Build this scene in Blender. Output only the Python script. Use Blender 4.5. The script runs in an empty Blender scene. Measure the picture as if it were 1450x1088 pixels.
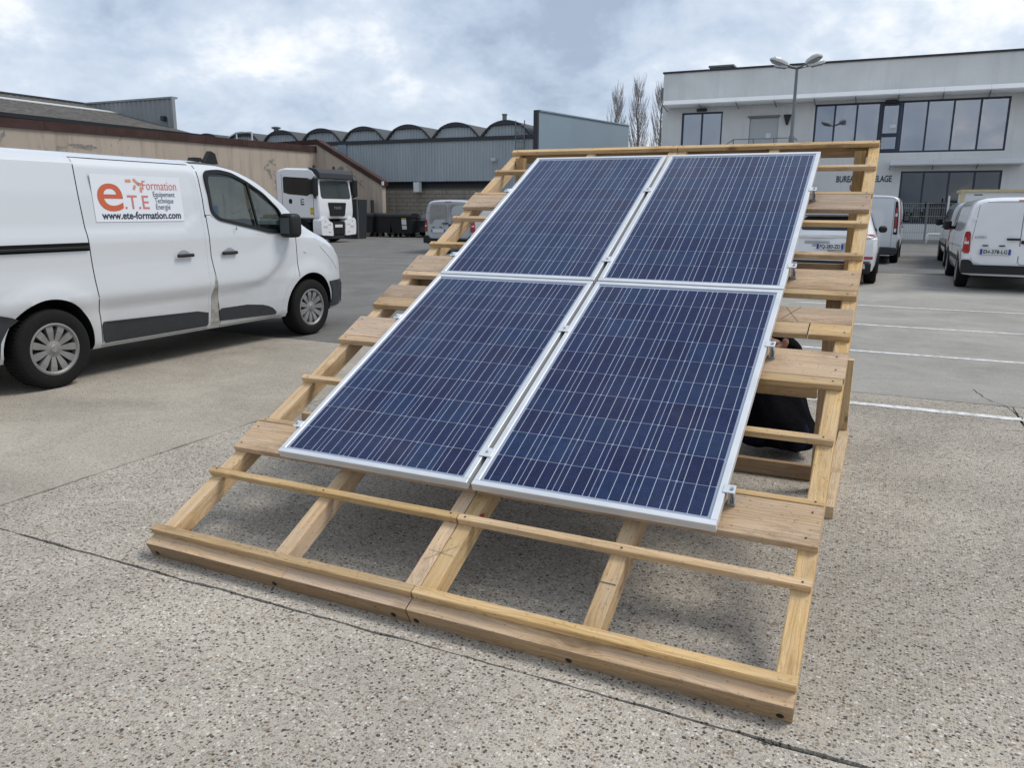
import bpy, bmesh, math, random
from mathutils import Vector, Matrix
from mathutils.bvhtree import BVHTree
from mathutils import noise as mnoise
R = math.radians
random.seed(7)
scene = bpy.context.scene
COL = scene.collection

# ------------------------------------------------------------------ camera
cam_d = bpy.data.cameras.new('camera'); cam = bpy.data.objects.new('camera', cam_d); COL.objects.link(cam)
scene.camera = cam
cam_d.sensor_fit = 'HORIZONTAL'; cam_d.sensor_width = 36.0; cam_d.lens = 36.0 * 1115.9 / 1450.0
cam_d.clip_start = 0.05; cam_d.clip_end = 2000
CAM = Vector((2.467, -2.700, 1.505))
yaw, pit, rol = R(25.18), R(12.537), R(0.417)
fwd = Vector((-math.sin(yaw) * math.cos(pit), math.cos(yaw) * math.cos(pit), -math.sin(pit)))
rgt = Vector((math.cos(yaw), math.sin(yaw), 0)); upv = rgt.cross(fwd)
r2 = math.cos(rol) * rgt + math.sin(rol) * upv
u2 = -math.sin(rol) * rgt + math.cos(rol) * upv
cam.matrix_world = Matrix(((r2.x, u2.x, -fwd.x, CAM.x), (r2.y, u2.y, -fwd.y, CAM.y), (r2.z, u2.z, -fwd.z, CAM.z), (0, 0, 0, 1)))

# ------------------------------------------------------------------ world, sun, exposure
SUN_AZ, SUN_EL = R(58), R(56)          # azimuth clockwise from +Y
world = bpy.data.worlds.new('World'); scene.world = world; world.use_nodes = True
wt = world.node_tree
for n in list(wt.nodes): wt.nodes.remove(n)
def wn(t, **k):
    n = wt.nodes.new(t)
    for a, b in k.items(): setattr(n, a, b)
    return n
def wmath(op, a, b=None):
    n = wn('ShaderNodeMath', operation=op)
    for i, v in enumerate((a, b)):
        if v is None: continue
        if isinstance(v, (int, float)): n.inputs[i].default_value = v
        else: wt.links.new(v, n.inputs[i])
    return n.outputs[0]
wo = wn('ShaderNodeOutputWorld'); bg = wn('ShaderNodeBackground'); wt.links.new(bg.outputs[0], wo.inputs[0])
sky = wn('ShaderNodeTexSky', sky_type='NISHITA', sun_disc=False)
sky.sun_elevation = SUN_EL; sky.sun_rotation = SUN_AZ; sky.dust_density = 2.0
tc = wn('ShaderNodeTexCoord'); sep = wn('ShaderNodeSeparateXYZ'); wt.links.new(tc.outputs['Generated'], sep.inputs[0])
zz_ = wmath('MULTIPLY', wmath('POWER', wmath('MAXIMUM', sep.outputs[2], 0.0), 0.8), 1.45)
cmb = wn('ShaderNodeCombineXYZ'); wt.links.new(sep.outputs[0], cmb.inputs[0]); wt.links.new(sep.outputs[1], cmb.inputs[1]); wt.links.new(zz_, cmb.inputs[2])
def wnoise(scale, det, rough, off, dist=0.0):
    mp = wn('ShaderNodeMapping'); mp.inputs['Location'].default_value = (off, off * 1.7, 0)
    wt.links.new(cmb.outputs[0], mp.inputs[0])
    n = wn('ShaderNodeTexNoise'); n.inputs['Scale'].default_value = scale; n.inputs['Detail'].default_value = det
    n.inputs['Roughness'].default_value = rough; n.inputs['Distortion'].default_value = dist
    wt.links.new(mp.outputs[0], n.inputs['Vector']); return n.outputs[0]
n1 = wnoise(2.7, 5, 0.55, 3.1, 0.1); n2 = wnoise(7.0, 5, 0.62, 9.4, 0.2)
mixn = wmath('ADD', wmath('MULTIPLY', n1, 0.56), wmath('MULTIPLY', n2, 0.44))
ramp = wn('ShaderNodeValToRGB'); wt.links.new(mixn, ramp.inputs[0])
el = ramp.color_ramp.elements
el[0].position = 0.40; el[0].color = (0.36, 0.44, 0.57, 1)
el[1].position = 0.62; el[1].color = (0.95, 0.97, 1.0, 1)
e = el.new(0.47); e.color = (0.49, 0.58, 0.715, 1)
e = el.new(0.55); e.color = (0.64, 0.72, 0.83, 1)
cl = wn('ShaderNodeVectorMath', operation='SCALE'); wt.links.new(ramp.outputs[0], cl.inputs[0]); cl.inputs['Scale'].default_value = 7.5
mx = wn('ShaderNodeMix', data_type='RGBA'); mx.inputs[0].default_value = 0.93
wt.links.new(sky.outputs[0], mx.inputs[6]); wt.links.new(cl.outputs[0], mx.inputs[7]); wt.links.new(mx.outputs[2], bg.inputs[0])
bg.inputs[1].default_value = 0.10

sun_d = bpy.data.lights.new('sun', 'SUN'); sun = bpy.data.objects.new('sun', sun_d); COL.objects.link(sun)
sun_d.energy = 1.5; sun_d.angle = R(22); sun_d.color = (1.0, 0.965, 0.91)
sdir = Vector((math.sin(SUN_AZ) * math.cos(SUN_EL), math.cos(SUN_AZ) * math.cos(SUN_EL), math.sin(SUN_EL)))
sun.rotation_euler = sdir.to_track_quat('Z', 'Y').to_euler(); sun.location = (0, 0, 30)
vs = scene.view_settings
vs.view_transform = 'Standard'; vs.look = 'None'; vs.gamma = 1.0; vs.use_curve_mapping = False; vs.exposure = 0.58
cy = scene.cycles
cy.max_bounces = 5; cy.diffuse_bounces = 2; cy.glossy_bounces = 3; cy.transmission_bounces = 3; cy.transparent_max_bounces = 10
cy.caustics_reflective = False; cy.caustics_refractive = False

# ------------------------------------------------------------------ helpers
def empty(name, loc=(0, 0, 0), rz=0.0, parent=None):
    o = bpy.data.objects.new(name, None); COL.objects.link(o); o.location = loc; o.rotation_euler = (0, 0, rz)
    o.empty_display_size = 0.2
    if parent: o.parent = parent
    return o
def tag(o, label=None, cat=None, group=None, kind=None):
    if label: o['label'] = label
    if cat: o['category'] = cat
    if group: o['group'] = group
    if kind: o['kind'] = kind
    return o
def kids(o): return [c for c in bpy.data.objects if c.parent == o]
def copy_tree(o, parent=None):
    c = o.copy(); COL.objects.link(c); c.parent = parent
    if parent is not None: c.matrix_parent_inverse = o.matrix_parent_inverse.copy()
    for ch in kids(o): copy_tree(ch, c)
    return c

class MB:
    """collects faces; build() links them as ONE mesh object"""
    def __init__(s, o=(0, 0, 0)): s.v = []; s.f = []; s.m = []; s.o = Vector(o)
    def add(s, vs, fs, mi=0):
        b = len(s.v); s.v += [tuple(Vector(p) + s.o) for p in vs]
        for f in fs: s.f.append([b + i for i in f]); s.m.append(mi)
        return s
    def box(s, lo, hi, ch=0.0, mi=0):
        x0, y0, z0 = lo; x1, y1, z1 = hi
        if ch <= 0:
            return s.add([(x0, y0, z0), (x1, y0, z0), (x1, y1, z0), (x0, y1, z0), (x0, y0, z1), (x1, y0, z1), (x1, y1, z1), (x0, y1, z1)],
                         [(0, 3, 2, 1), (4, 5, 6, 7), (0, 1, 5, 4), (1, 2, 6, 5), (2, 3, 7, 6), (3, 0, 4, 7)], mi)
        c = ch; b = bmesh.new(); bmesh.ops.create_cube(b, size=1.0)
        for v in b.verts: v.co = ((x0 + x1) / 2 + v.co.x * (x1 - x0), (y0 + y1) / 2 + v.co.y * (y1 - y0), (z0 + z1) / 2 + v.co.z * (z1 - z0))
        bmesh.ops.bevel(b, geom=b.edges[:], offset=c, segments=1, affect='EDGES', clamp_overlap=True)
        b.verts.ensure_lookup_table()
        s.add([v.co.copy() for v in b.verts], [[v.index for v in f.verts] for f in b.faces], mi); b.free(); return s
    def obox(s, c, ax, ay, az, mi=0):
        c, ax, ay, az = map(Vector, (c, ax, ay, az))
        P = [c + i * ax + j * ay + k * az for k in (-1, 1) for j in (-1, 1) for i in (-1, 1)]
        return s.add(P, [(0, 2, 3, 1), (4, 5, 7, 6), (0, 1, 5, 4), (1, 3, 7, 5), (3, 2, 6, 7), (2, 0, 4, 6)], mi)
    def bar(s, p, q, w, h=None, mi=0):
        p, q = Vector(p), Vector(q); h = h or w; d = (q - p); l = d.length; d.normalize()
        up = Vector((0, 0, 1)) if abs(d.z) < 0.95 else Vector((0, 1, 0))
        sx = d.cross(up).normalized(); uz = sx.cross(d)
        return s.obox((p + q) / 2, d * l / 2, sx * w / 2, uz * h / 2, mi)
    def tube(s, pts, r, n=8, mi=0, caps=True):
        pts = [Vector(p) for p in pts]; rs = r if isinstance(r, (list, tuple)) else [r] * len(pts); V = []
        ref = None
        for i, p in enumerate(pts):
            d = (pts[min(i + 1, len(pts) - 1)] - pts[max(i - 1, 0)]).normalized()
            if ref is None: ref = Vector((0, 0, 1)) if abs(d.z) < 0.9 else Vector((1, 0, 0))
            a = d.cross(ref).normalized(); b = a.cross(d); ref = b
            V += [p + rs[i] * (math.cos(t) * a + math.sin(t) * b) for t in [2 * math.pi * k / n for k in range(n)]]
        F = [(i * n + k, i * n + (k + 1) % n, (i + 1) * n + (k + 1) % n, (i + 1) * n + k) for i in range(len(pts) - 1) for k in range(n)]
        if caps: F += [list(range(n - 1, -1, -1)), list(range((len(pts) - 1) * n, len(pts) * n))]
        return s.add(V, F, mi)
    def lathe(s, prof, c, axis='x', n=32, mi=0):
        """prof: (r, a) pairs, revolved about axis through c"""
        c = Vector(c); V = []
        for r, a in prof:
            for k in range(n):
                t = 2 * math.pi * k / n; p, q = r * math.cos(t), r * math.sin(t)
                V.append(c + (Vector((a, p, q)) if axis == 'x' else Vector((q, a, p)) if axis == 'y' else Vector((p, q, a))))
        F = [(i * n + k, i * n + (k + 1) % n, (i + 1) * n + (k + 1) % n, (i + 1) * n + k) for i in range(len(prof) - 1) for k in range(n)]
        return s.add(V, F, mi)
    def prism(s, poly, axis, a0, a1, mi=0):
        """poly: list of 2d points; axis x: (y,z), y: (x,z), z: (x,y)"""
        def P(p, a): return (a, p[0], p[1]) if axis == 'x' else (p[0], a, p[1]) if axis == 'y' else (p[0], p[1], a)
        n = len(poly)
        return s.add([P(p, a0) for p in poly] + [P(p, a1) for p in poly],
                     [list(range(n)), list(range(2 * n - 1, n - 1, -1))] + [(i, n + i, n + (i + 1) % n, (i + 1) % n) for i in range(n)], mi)
    def build(s, name, mats, parent=None, smooth=False, fix=True, angle=None):
        me = bpy.data.meshes.new(name); me.from_pydata(s.v, [], s.f)
        for m in (mats if isinstance(mats, (list, tuple)) else [mats]): me.materials.append(M[m] if isinstance(m, str) else m)
        for p, mi in zip(me.polygons, s.m): p.material_index = mi; p.use_smooth = smooth
        if fix:
            b = bmesh.new(); b.from_mesh(me); bmesh.ops.recalc_face_normals(b, faces=b.faces[:])
            if angle:
                for ed in b.edges:
                    if len(ed.link_faces) == 2 and ed.calc_face_angle(0) > angle: ed.smooth = False
            b.to_mesh(me); b.free()
        me.update(); o = bpy.data.objects.new(name, me); COL.objects.link(o)
        if parent: o.parent = parent
        return o

def link_mesh(name, me, parent=None):
    o = bpy.data.objects.new(name, me); COL.objects.link(o)
    if parent: o.parent = parent
    return o
def lerp_pts(pts, x):
    if x <= pts[0][0]: return pts[0][1]
    for (a, b), (c, d) in zip(pts, pts[1:]):
        if x <= c: return b + (d - b) * (x - a) / (c - a) if c > a else d
    return pts[-1][1]
def smooth_pts(pts, x):
    """monotone-ish smooth interpolation through (x, y) pairs"""
    n = len(pts)
    if x <= pts[0][0]: return pts[0][1]
    if x >= pts[-1][0]: return pts[-1][1]
    for i in range(n - 1):
        if x <= pts[i + 1][0]: break
    def sl(a, b): return (pts[b][1] - pts[a][1]) / (pts[b][0] - pts[a][0])
    def tang(k):
        if k == 0: return sl(0, 1)
        if k == n - 1: return sl(n - 2, n - 1)
        a, b = sl(k - 1, k), sl(k, k + 1)
        return 0.0 if a * b <= 0 else 2 * a * b / (a + b)
    h = pts[i + 1][0] - pts[i][0]; t = (x - pts[i][0]) / h
    return ((2 * t ** 3 - 3 * t ** 2 + 1) * pts[i][1] + (t ** 3 - 2 * t ** 2 + t) * h * tang(i) + (-2 * t ** 3 + 3 * t ** 2) * pts[i + 1][1] + (t ** 3 - t ** 2) * h * tang(i + 1))
def sstep(a, b, x):
    t = max(0.0, min(1.0, (x - a) / (b - a))); return t * t * (3 - 2 * t)
def chaikin(poly, k=2, cut=0.25):
    for _ in range(k):
        q = []
        for i in range(len(poly)):
            a, b = poly[i], poly[(i + 1) % len(poly)]
            q += [(a[0] + (b[0] - a[0]) * cut, a[1] + (b[1] - a[1]) * cut), (b[0] + (a[0] - b[0]) * cut, b[1] + (a[1] - b[1]) * cut)]
        poly = q
    return poly
def rounded(poly, r, n=4):
    out = []
    for i in range(len(poly)):
        p = Vector(poly[i]); a = Vector(poly[i - 1]) - p; b = Vector(poly[(i + 1) % len(poly)]) - p
        k = min(r, a.length * 0.45, b.length * 0.45); a = p + a.normalized() * k; b = p + b.normalized() * k
        for j in range(n + 1):
            t = j / n; out.append(tuple(a * (1 - t) ** 2 + p * 2 * t * (1 - t) + b * t * t))
    return out
def rect(a0, b0, a1, b1): return [(a0, b0), (a1, b0), (a1, b1), (a0, b1)]
def scan(poly, z):
    xs = []
    for i in range(len(poly)):
        (a, b), (c, d) = poly[i], poly[(i + 1) % len(poly)]
        if (b <= z < d) or (d <= z < b): xs.append(a + (c - a) * (z - b) / (d - b))
    return (min(xs), max(xs)) if len(xs) >= 2 else None
def patch(mb, bvh, poly, axis, off, step=0.03, grow=0.0, disp=None, mi=0, rim=0.012):
    """a sheet laid over a body: poly in (y,z) for axis x+/x-, in (x,z) for y+/y-"""
    sg = 1 if axis[1] == '+' else -1
    z0, z1 = min(p[1] for p in poly), max(p[1] for p in poly)
    nz = max(3, int((z1 - z0) / step) + 1); rows = []
    wmax = max(p[0] for p in poly) - min(p[0] for p in poly); na = max(3, int(wmax / step) + 1)
    def hit(a, z):
        o, d = (Vector((sg * 9, a, z)), Vector((-sg, 0, 0))) if axis[0] == 'x' else (Vector((a, sg * 30, z)), Vector((0, -sg, 0)))
        h = bvh.ray_cast(o, d); return None if h[0] is None else (h[0].x if axis[0] == 'x' else h[0].y)
    last = None
    for i in range(nz + 1):
        z = z0 + (z1 - z0) * i / nz
        s_ = scan(poly, min(max(z, z0 + 1e-4), z1 - 1e-4))
        if not s_: continue
        zz = z + (-grow if i == 0 else grow if i == nz else 0)
        rows.append((zz, s_[0] - grow, s_[1] + grow))
    V = []; n = na + 1
    for k, (z, a0, a1) in enumerate(rows):
        for j in range(n):
            a = a0 + (a1 - a0) * j / na; h = hit(a, z)
            if h is None: h = last if last is not None else 0.0
            last = h
            t = off + (disp(a, z) if disp else 0.0); x = h + sg * t
            V.append(Vector((x, a, z)) if axis[0] == 'x' else Vector((a, x, z)))
    m = len(rows)
    F = [(i * n + j, i * n + j + 1, (i + 1) * n + j + 1, (i + 1) * n + j) for i in range(m - 1) for j in range(na)]
    # rim turned inwards so the sheet has thickness
    ring = [j for j in range(n)] + [i * n + na for i in range(1, m)] + [(m - 1) * n + j for j in range(na - 1, -1, -1)] + [i * n for i in range(m - 2, 0, -1)]
    b = len(V); dv = Vector((-sg * rim, 0, 0)) if axis[0] == 'x' else Vector((0, -sg * rim, 0))
    V += [V[i] + dv for i in ring]; L = len(ring)
    F += [(ring[i], ring[(i + 1) % L], b + (i + 1) % L, b + i) for i in range(L)]
    mb.add(V, F, mi); return mb

def text_mb(mb, txt, origin, du, dv, size, width=None, mi=0, off=0.0, ext=0.0, align='LEFT', shear=0.0):
    """letters as flat geometry: origin = baseline start, du reading direction, dv up"""
    cu = bpy.data.curves.new('txt', 'FONT'); cu.body = txt; cu.size = 1.0; cu.align_x = 'LEFT'; cu.offset = off; cu.shear = shear
    cu.resolution_u = 3 if len(txt) > 1 else 10
    ob = bpy.data.objects.new('txt', cu); COL.objects.link(ob)
    dg = bpy.context.evaluated_depsgraph_get(); me = bpy.data.meshes.new_from_object(ob.evaluated_get(dg))
    xs = [v.co.x for v in me.vertices]; x0, x1 = min(xs), max(xs)
    kx = size if width is None else width / (x1 - x0)
    du, dv = Vector(du), Vector(dv); nrm = du.cross(dv); o = Vector(origin)
    if align == 'CENTER': o = o - du * (x1 - x0) * kx / 2
    mb.add([o + du * (v.co.x - x0) * kx + dv * v.co.y * size + nrm * ext for v in me.vertices], [list(p.vertices) for p in me.polygons], mi)
    bpy.data.objects.remove(ob); bpy.data.meshes.remove(me); bpy.data.curves.remove(cu)
    return mb

# ------------------------------------------------------------------ materials
M = {}
class NT:
    def __init__(s, name):
        s.mat = bpy.data.materials.new(name); s.mat.use_nodes = True; s.t = s.mat.node_tree
        s.b = s.t.nodes['Principled BSDF']; s.out = s.t.nodes['Material Output']; M[name] = s.mat; s._tc = None
    def n(s, t, **k):
        nd = s.t.nodes.new(t)
        for a, b in k.items():
            if a[0] == '_': nd.inputs[a[1:].replace('_', ' ')].default_value = b
            else: setattr(nd, a, b)
        return nd
    def l(s, a, b): s.t.links.new(a, b); return s
    def obj(s, scale=(1, 1, 1), rnd=True, loc=(0, 0, 0), world_=False):
        if world_: src = s.n('ShaderNodeNewGeometry').outputs['Position']
        else: src = s.n('ShaderNodeTexCoord').outputs['Object']
        if rnd:
            oi = s.n('ShaderNodeObjectInfo'); mu = s.n('ShaderNodeVectorMath', operation='ADD')
            sc = s.n('ShaderNodeMath', operation='MULTIPLY'); sc.inputs[1].default_value = 37.0
            s.l(oi.outputs['Random'], sc.inputs[0]); s.l(src, mu.inputs[0]); s.l(sc.outputs[0], mu.inputs[1]); src = mu.outputs[0]
        mp = s.n('ShaderNodeMapping'); mp.inputs['Scale'].default_value = scale; mp.inputs['Location'].default_value = loc; s.l(src, mp.inputs[0]); return mp.outputs[0]
    def noise(s, vec, scale, det=4, rough=0.55, dist=0.0):
        nd = s.n('ShaderNodeTexNoise', _Scale=scale, _Detail=det, _Roughness=rough, _Distortion=dist)
        if vec is not None: s.l(vec, nd.inputs['Vector'])
        return nd.outputs[0]
    def voro(s, vec, scale, feature='F1', rand=1.0):
        nd = s.n('ShaderNodeTexVoronoi', feature=feature, _Scale=scale, _Randomness=rand); s.l(vec, nd.inputs['Vector']); return nd
    def ramp(s, fac, stops, interp='LINEAR'):
        nd = s.n('ShaderNodeValToRGB'); cr = nd.color_ramp; cr.interpolation = interp
        while len(cr.elements) > 1: cr.elements.remove(cr.elements[-1])
        for i, (p, c) in enumerate(stops):
            e_ = cr.elements[0] if i == 0 else cr.elements.new(p)
            e_.position = p; e_.color = (*c, 1) if isinstance(c, (tuple, list)) else (c, c, c, 1)
        s.l(fac, nd.inputs[0]); return nd.outputs[0]
    def mix(s, fac, a, b, bt='MIX'):
        nd = s.n('ShaderNodeMix', data_type='RGBA', blend_type=bt)
        for i, v in ((0, fac), (6, a), (7, b)):
            if isinstance(v, (int, float)): nd.inputs[i].default_value = v if i == 0 else (v, v, v, 1)
            elif isinstance(v, tuple): nd.inputs[i].default_value = (*v, 1)
            else: s.l(v, nd.inputs[i])
        return nd.outputs[2]
    def math(s, op, a, b=0.0):
        nd = s.n('ShaderNodeMath', operation=op)
        for i, v in enumerate((a, b)):
            if isinstance(v, (int, float)): nd.inputs[i].default_value = v
            else: s.l(v, nd.inputs[i])
        return nd.outputs[0]
    def base(s, c):
        if isinstance(c, tuple): s.b.inputs['Base Color'].default_value = (*c, 1)
        else: s.l(c, s.b.inputs['Base Color'])
        return s
    def set(s, **k):
        for a, v in k.items():
            i = s.b.inputs[a.replace('_', ' ')]
            if isinstance(v, (int, float)): i.default_value = v
            elif isinstance(v, tuple): i.default_value = (*v, 1)
            else: s.l(v, i)
        return s
    def bump(s, h, strength=0.3, dist=0.01):
        nd = s.n('ShaderNodeBump', _Strength=strength, _Distance=dist); s.l(h, nd.inputs['Height']); s.l(nd.outputs[0], s.b.inputs['Normal']); return s

def flat(name, c, rough=0.5, metal=0.0, spec=0.5, coat=0.0, var=0.0, vscale=6.0, bump=0.0):
    m = NT(name).set(Roughness=rough, Metallic=metal, Specular_IOR_Level=spec, Coat_Weight=coat)
    if var:
        f_ = m.noise(m.obj(), vscale, 5, 0.6)
        m.base(m.ramp(f_, [(0.25, tuple(x * (1 - var) for x in c)), (0.75, tuple(min(1, x * (1 + var)) for x in c))]))
        if bump: m.bump(m.noise(m.obj(), vscale * 6, 3), bump, 0.005)
    else: m.base(c)
    return m

def wood(name, light, mid, dark, grey, rough=0.78, rings=1.0, stain=0.5):
    m = NT(name).set(Roughness=rough, Specular_IOR_Level=0.2)
    sp = m.n('ShaderNodeSeparateXYZ'); m.l(m.obj(), sp.inputs[0])
    p = m.math('ADD', sp.outputs[1], m.math('MULTIPLY', sp.outputs[2], 0.9))
    warp = m.noise(m.obj((1.0, 9, 9)), 1.6, 4, 0.55)
    kv = m.voro(m.obj((2.8, 7.5, 5.5)), 1.0); d = kv.outputs['Distance']
    hump = m.ramp(d, [(0.0, 1.0), (0.10, 0.62), (0.22, 0.2), (0.36, 0.0)])
    ph = m.math('ADD', m.math('MULTIPLY', p, 330.0), m.math('ADD', m.math('MULTIPLY', warp, 44.0), m.math('MULTIPLY', hump, 20.0)))
    w = m.math('ADD', m.math('MULTIPLY', m.math('SINE', ph), 0.5), 0.5)
    late = m.math('POWER', w, 3.0)
    fib = m.noise(m.obj((3.0, 150, 150)), 1.0, 3, 0.6)
    f_ = m.math('ADD', m.math('MULTIPLY', m.noise(m.obj((1.0, 14, 14)), 2.0, 5, 0.6, 0.4), 0.65), m.math('MULTIPLY', fib, 0.35))
    col = m.ramp(f_, [(0.30, tuple(x * 0.85 for x in mid)), (0.45, mid), (0.64, light)])
    col = m.mix(m.math('MULTIPLY', m.math('MULTIPLY', late, m.ramp(m.noise(m.obj((1.5, 5, 5)), 1.1, 3), [(0.3, 0.25), (0.7, 1.0)])), 0.40 * rings), col, dark)
    kn = m.ramp(d, [(0.0, 1.0), (0.06, 0.95), (0.085, 0.4), (0.15, 0.0)])
    col = m.mix(m.math('MULTIPLY', kn, 0.8), col, tuple(x * 0.45 for x in dark))
    st = m.ramp(m.noise(m.obj((2.0, 7, 7)), 1.5, 6, 0.7), [(0.44, 0.0), (0.66, 1.0)])
    col = m.mix(m.math('MULTIPLY', st, stain), col, grey)
    st2 = m.ramp(m.noise(m.obj((1.1, 3, 3), loc=(5, 2, 1)), 2.2, 5, 0.7), [(0.53, 0.0), (0.68, 1.0)])
    col = m.mix(m.math('MULTIPLY', st2, 0.6), col, tuple(x * 0.8 for x in dark))
    spk = m.ramp(m.noise(m.obj((26, 42, 42)), 2.0, 3, 0.7), [(0.62, 0.0), (0.68, 1.0)])
    col = m.mix(m.math('MULTIPLY', spk, 0.6), col, tuple(x * 0.4 for x in dark))
    oi = m.n('ShaderNodeObjectInfo'); hs = m.n('ShaderNodeHueSaturation'); m.l(col, hs.inputs['Color'])
    fr = m.math('FRACT', m.math('MULTIPLY', oi.outputs['Random'], 7.13))
    m.l(m.math('ADD', m.math('MULTIPLY', oi.outputs['Random'], 0.40), 0.86), hs.inputs['Value'])
    m.l(m.math('ADD', m.math('MULTIPLY', fr, 0.26), 0.86), hs.inputs['Saturation'])
    m.l(m.math('ADD', m.math('MULTIPLY', fr, 0.007), 0.4935), hs.inputs['Hue'])
    m.base(hs.outputs[0]); m.bump(m.math('ADD', m.math('MULTIPLY', late, -0.5), fib), 0.5, 0.004); return m
wood('lath_wood', (0.66, 0.475, 0.27), (0.54, 0.37, 0.185), (0.30, 0.175, 0.075), (0.43, 0.34, 0.235))
wood('plank_wood', (0.56, 0.415, 0.275), (0.46, 0.325, 0.205), (0.25, 0.155, 0.082), (0.37, 0.30, 0.23), rings=1.2, stain=0.6)
wood('rafter_wood', (0.60, 0.43, 0.25), (0.49, 0.335, 0.17), (0.28, 0.165, 0.07), (0.44, 0.36, 0.27), stain=0.55)
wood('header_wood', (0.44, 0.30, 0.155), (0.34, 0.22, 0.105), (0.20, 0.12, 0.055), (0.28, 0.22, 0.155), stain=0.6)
wood('cut_wood', (0.68, 0.51, 0.32), (0.58, 0.42, 0.25), (0.38, 0.25, 0.13), (0.48, 0.40, 0.30))

def aggregate(name, matrix, stones, contrast, worn, scale=1.0, rough=0.88):
    """cast concrete: stones of many sizes set in a sandy matrix, worn smooth in places"""
    m = NT(name).set(Roughness=rough, Specular_IOR_Level=0.25)
    P = m.obj(rnd=False, world_=True)
    wv = m.n('ShaderNodeVectorMath', operation='ADD'); wn_ = m.n('ShaderNodeTexNoise', _Scale=55.0 * scale, _Detail=2.0); m.l(P, wn_.inputs['Vector'])
    ws = m.n('ShaderNodeVectorMath', operation='SCALE'); m.l(wn_.outputs['Color'], ws.inputs[0]); ws.inputs['Scale'].default_value = 0.011 / scale; m.l(P, wv.inputs[0]); m.l(ws.outputs[0], wv.inputs[1]); Q = wv.outputs[0]
    fine = m.noise(P, 260.0 * scale, 2, 0.7)
    base = m.ramp(fine, [(0.30, tuple(x * 0.62 for x in matrix)), (0.70, tuple(min(1, x * 1.30) for x in matrix))])
    def layer(sc_, dmax, lo):
        v = m.voro(Q, sc_ * scale); se = m.n('ShaderNodeSeparateColor'); m.l(v.outputs['Color'], se.inputs[0])
        ins = m.ramp(v.outputs['Distance'], [(dmax * 0.7, 1.0), (dmax, 0.0)])
        sel = m.ramp(se.outputs[1], [(lo, 0.0), (lo + 0.02, 1.0)])
        return m.math('MULTIPLY', ins, sel), m.ramp(se.outputs[0], stones)
    i1, c1 = layer(85.0, 0.52, 0.15); i2, c2 = layer(170.0, 0.55, 0.25); i3, c3 = layer(42.0, 0.34, 0.62)
    med = m.noise(P, 1.7, 5, 0.65)
    k = m.ramp(med, [(0.36, contrast), (0.66, contrast * (1 - worn))])
    c = m.mix(m.math('MULTIPLY', i2, m.math('MULTIPLY', k, 0.75)), base, c2)
    c = m.mix(m.math('MULTIPLY', i1, k), c, c1); c = m.mix(m.math('MULTIPLY', i3, k), c, c3)
    pit = m.ramp(m.voro(Q, 60.0 * scale).outputs['Distance'], [(0.11, 1.0), (0.20, 0.0)])
    c = m.mix(m.math('MULTIPLY', pit, m.math('MULTIPLY', k, 0.55)), c, tuple(x * 0.16 for x in matrix))
    c = m.mix(1.0, c, m.ramp(m.noise(P, 0.9, 6, 0.68, 0.6), [(0.33, 0.80), (0.62, 1.08)]), 'MULTIPLY')
    c = m.mix(1.0, c, m.ramp(m.noise(m.obj((0.25, 1.0, 1), rnd=False, world_=True), 0.6, 4, 0.6), [(0.32, 0.88), (0.68, 1.10)]), 'MULTIPLY')
    # oil and tyre stains with their own outlines
    oil = m.ramp(m.noise(P, 0.42, 5, 0.7, 1.2), [(0.66, 0.0), (0.74, 1.0)])
    c = m.mix(m.math('MULTIPLY', oil, 0.35), c, tuple(x * 0.35 for x in matrix))
    m.base(c)
    m.bump(m.math('SUBTRACT', m.math('ADD', m.math('MULTIPLY', i1, 0.5), m.math('MULTIPLY', fine, 0.7)), pit), 0.55 * contrast + 0.1, 0.006); return m
def stones(dk, br, gy, tn, lt): return [(0.0, dk), (0.16, dk), (0.20, br), (0.36, br), (0.42, gy), (0.58, gy), (0.64, tn), (0.84, tn), (0.90, lt), (1.0, lt)]
aggregate('aggregate', (0.45, 0.405, 0.34), stones((0.07, 0.058, 0.047), (0.25, 0.185, 0.13), (0.31, 0.28, 0.245), (0.47, 0.41, 0.33), (0.64, 0.595, 0.52)), 1.0, 0.12)
aggregate('worn_aggregate', (0.41, 0.365, 0.30), stones((0.12, 0.10, 0.08), (0.29, 0.24, 0.18), (0.34, 0.31, 0.27), (0.45, 0.40, 0.33), (0.54, 0.495, 0.42)), 0.75, 0.5)
aggregate('smooth_concrete', (0.345, 0.325, 0.29), stones((0.17, 0.16, 0.145), (0.27, 0.25, 0.22), (0.30, 0.285, 0.26), (0.35, 0.33, 0.30), (0.40, 0.385, 0.35)), 0.65, 0.5)
aggregate('asphalt', (0.175, 0.168, 0.156), stones((0.07, 0.067, 0.062), (0.13, 0.12, 0.11), (0.18, 0.173, 0.163), (0.22, 0.212, 0.20), (0.30, 0.29, 0.275)), 0.6, 0.4)
flat('pencil', (0.10, 0.085, 0.07), 0.8)
flat('joint', (0.045, 0.042, 0.038), 0.95, spec=0.1, var=0.4, vscale=30)
m = NT('road_paint').set(Roughness=0.7, Specular_IOR_Level=0.3)
w_ = m.ramp(m.noise(m.obj(rnd=False, world_=True), 14, 6, 0.75), [(0.40, 0.0), (0.56, 1.0)])
m.base(m.mix(w_, (0.40, 0.385, 0.36), (0.74, 0.74, 0.72)))

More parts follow.
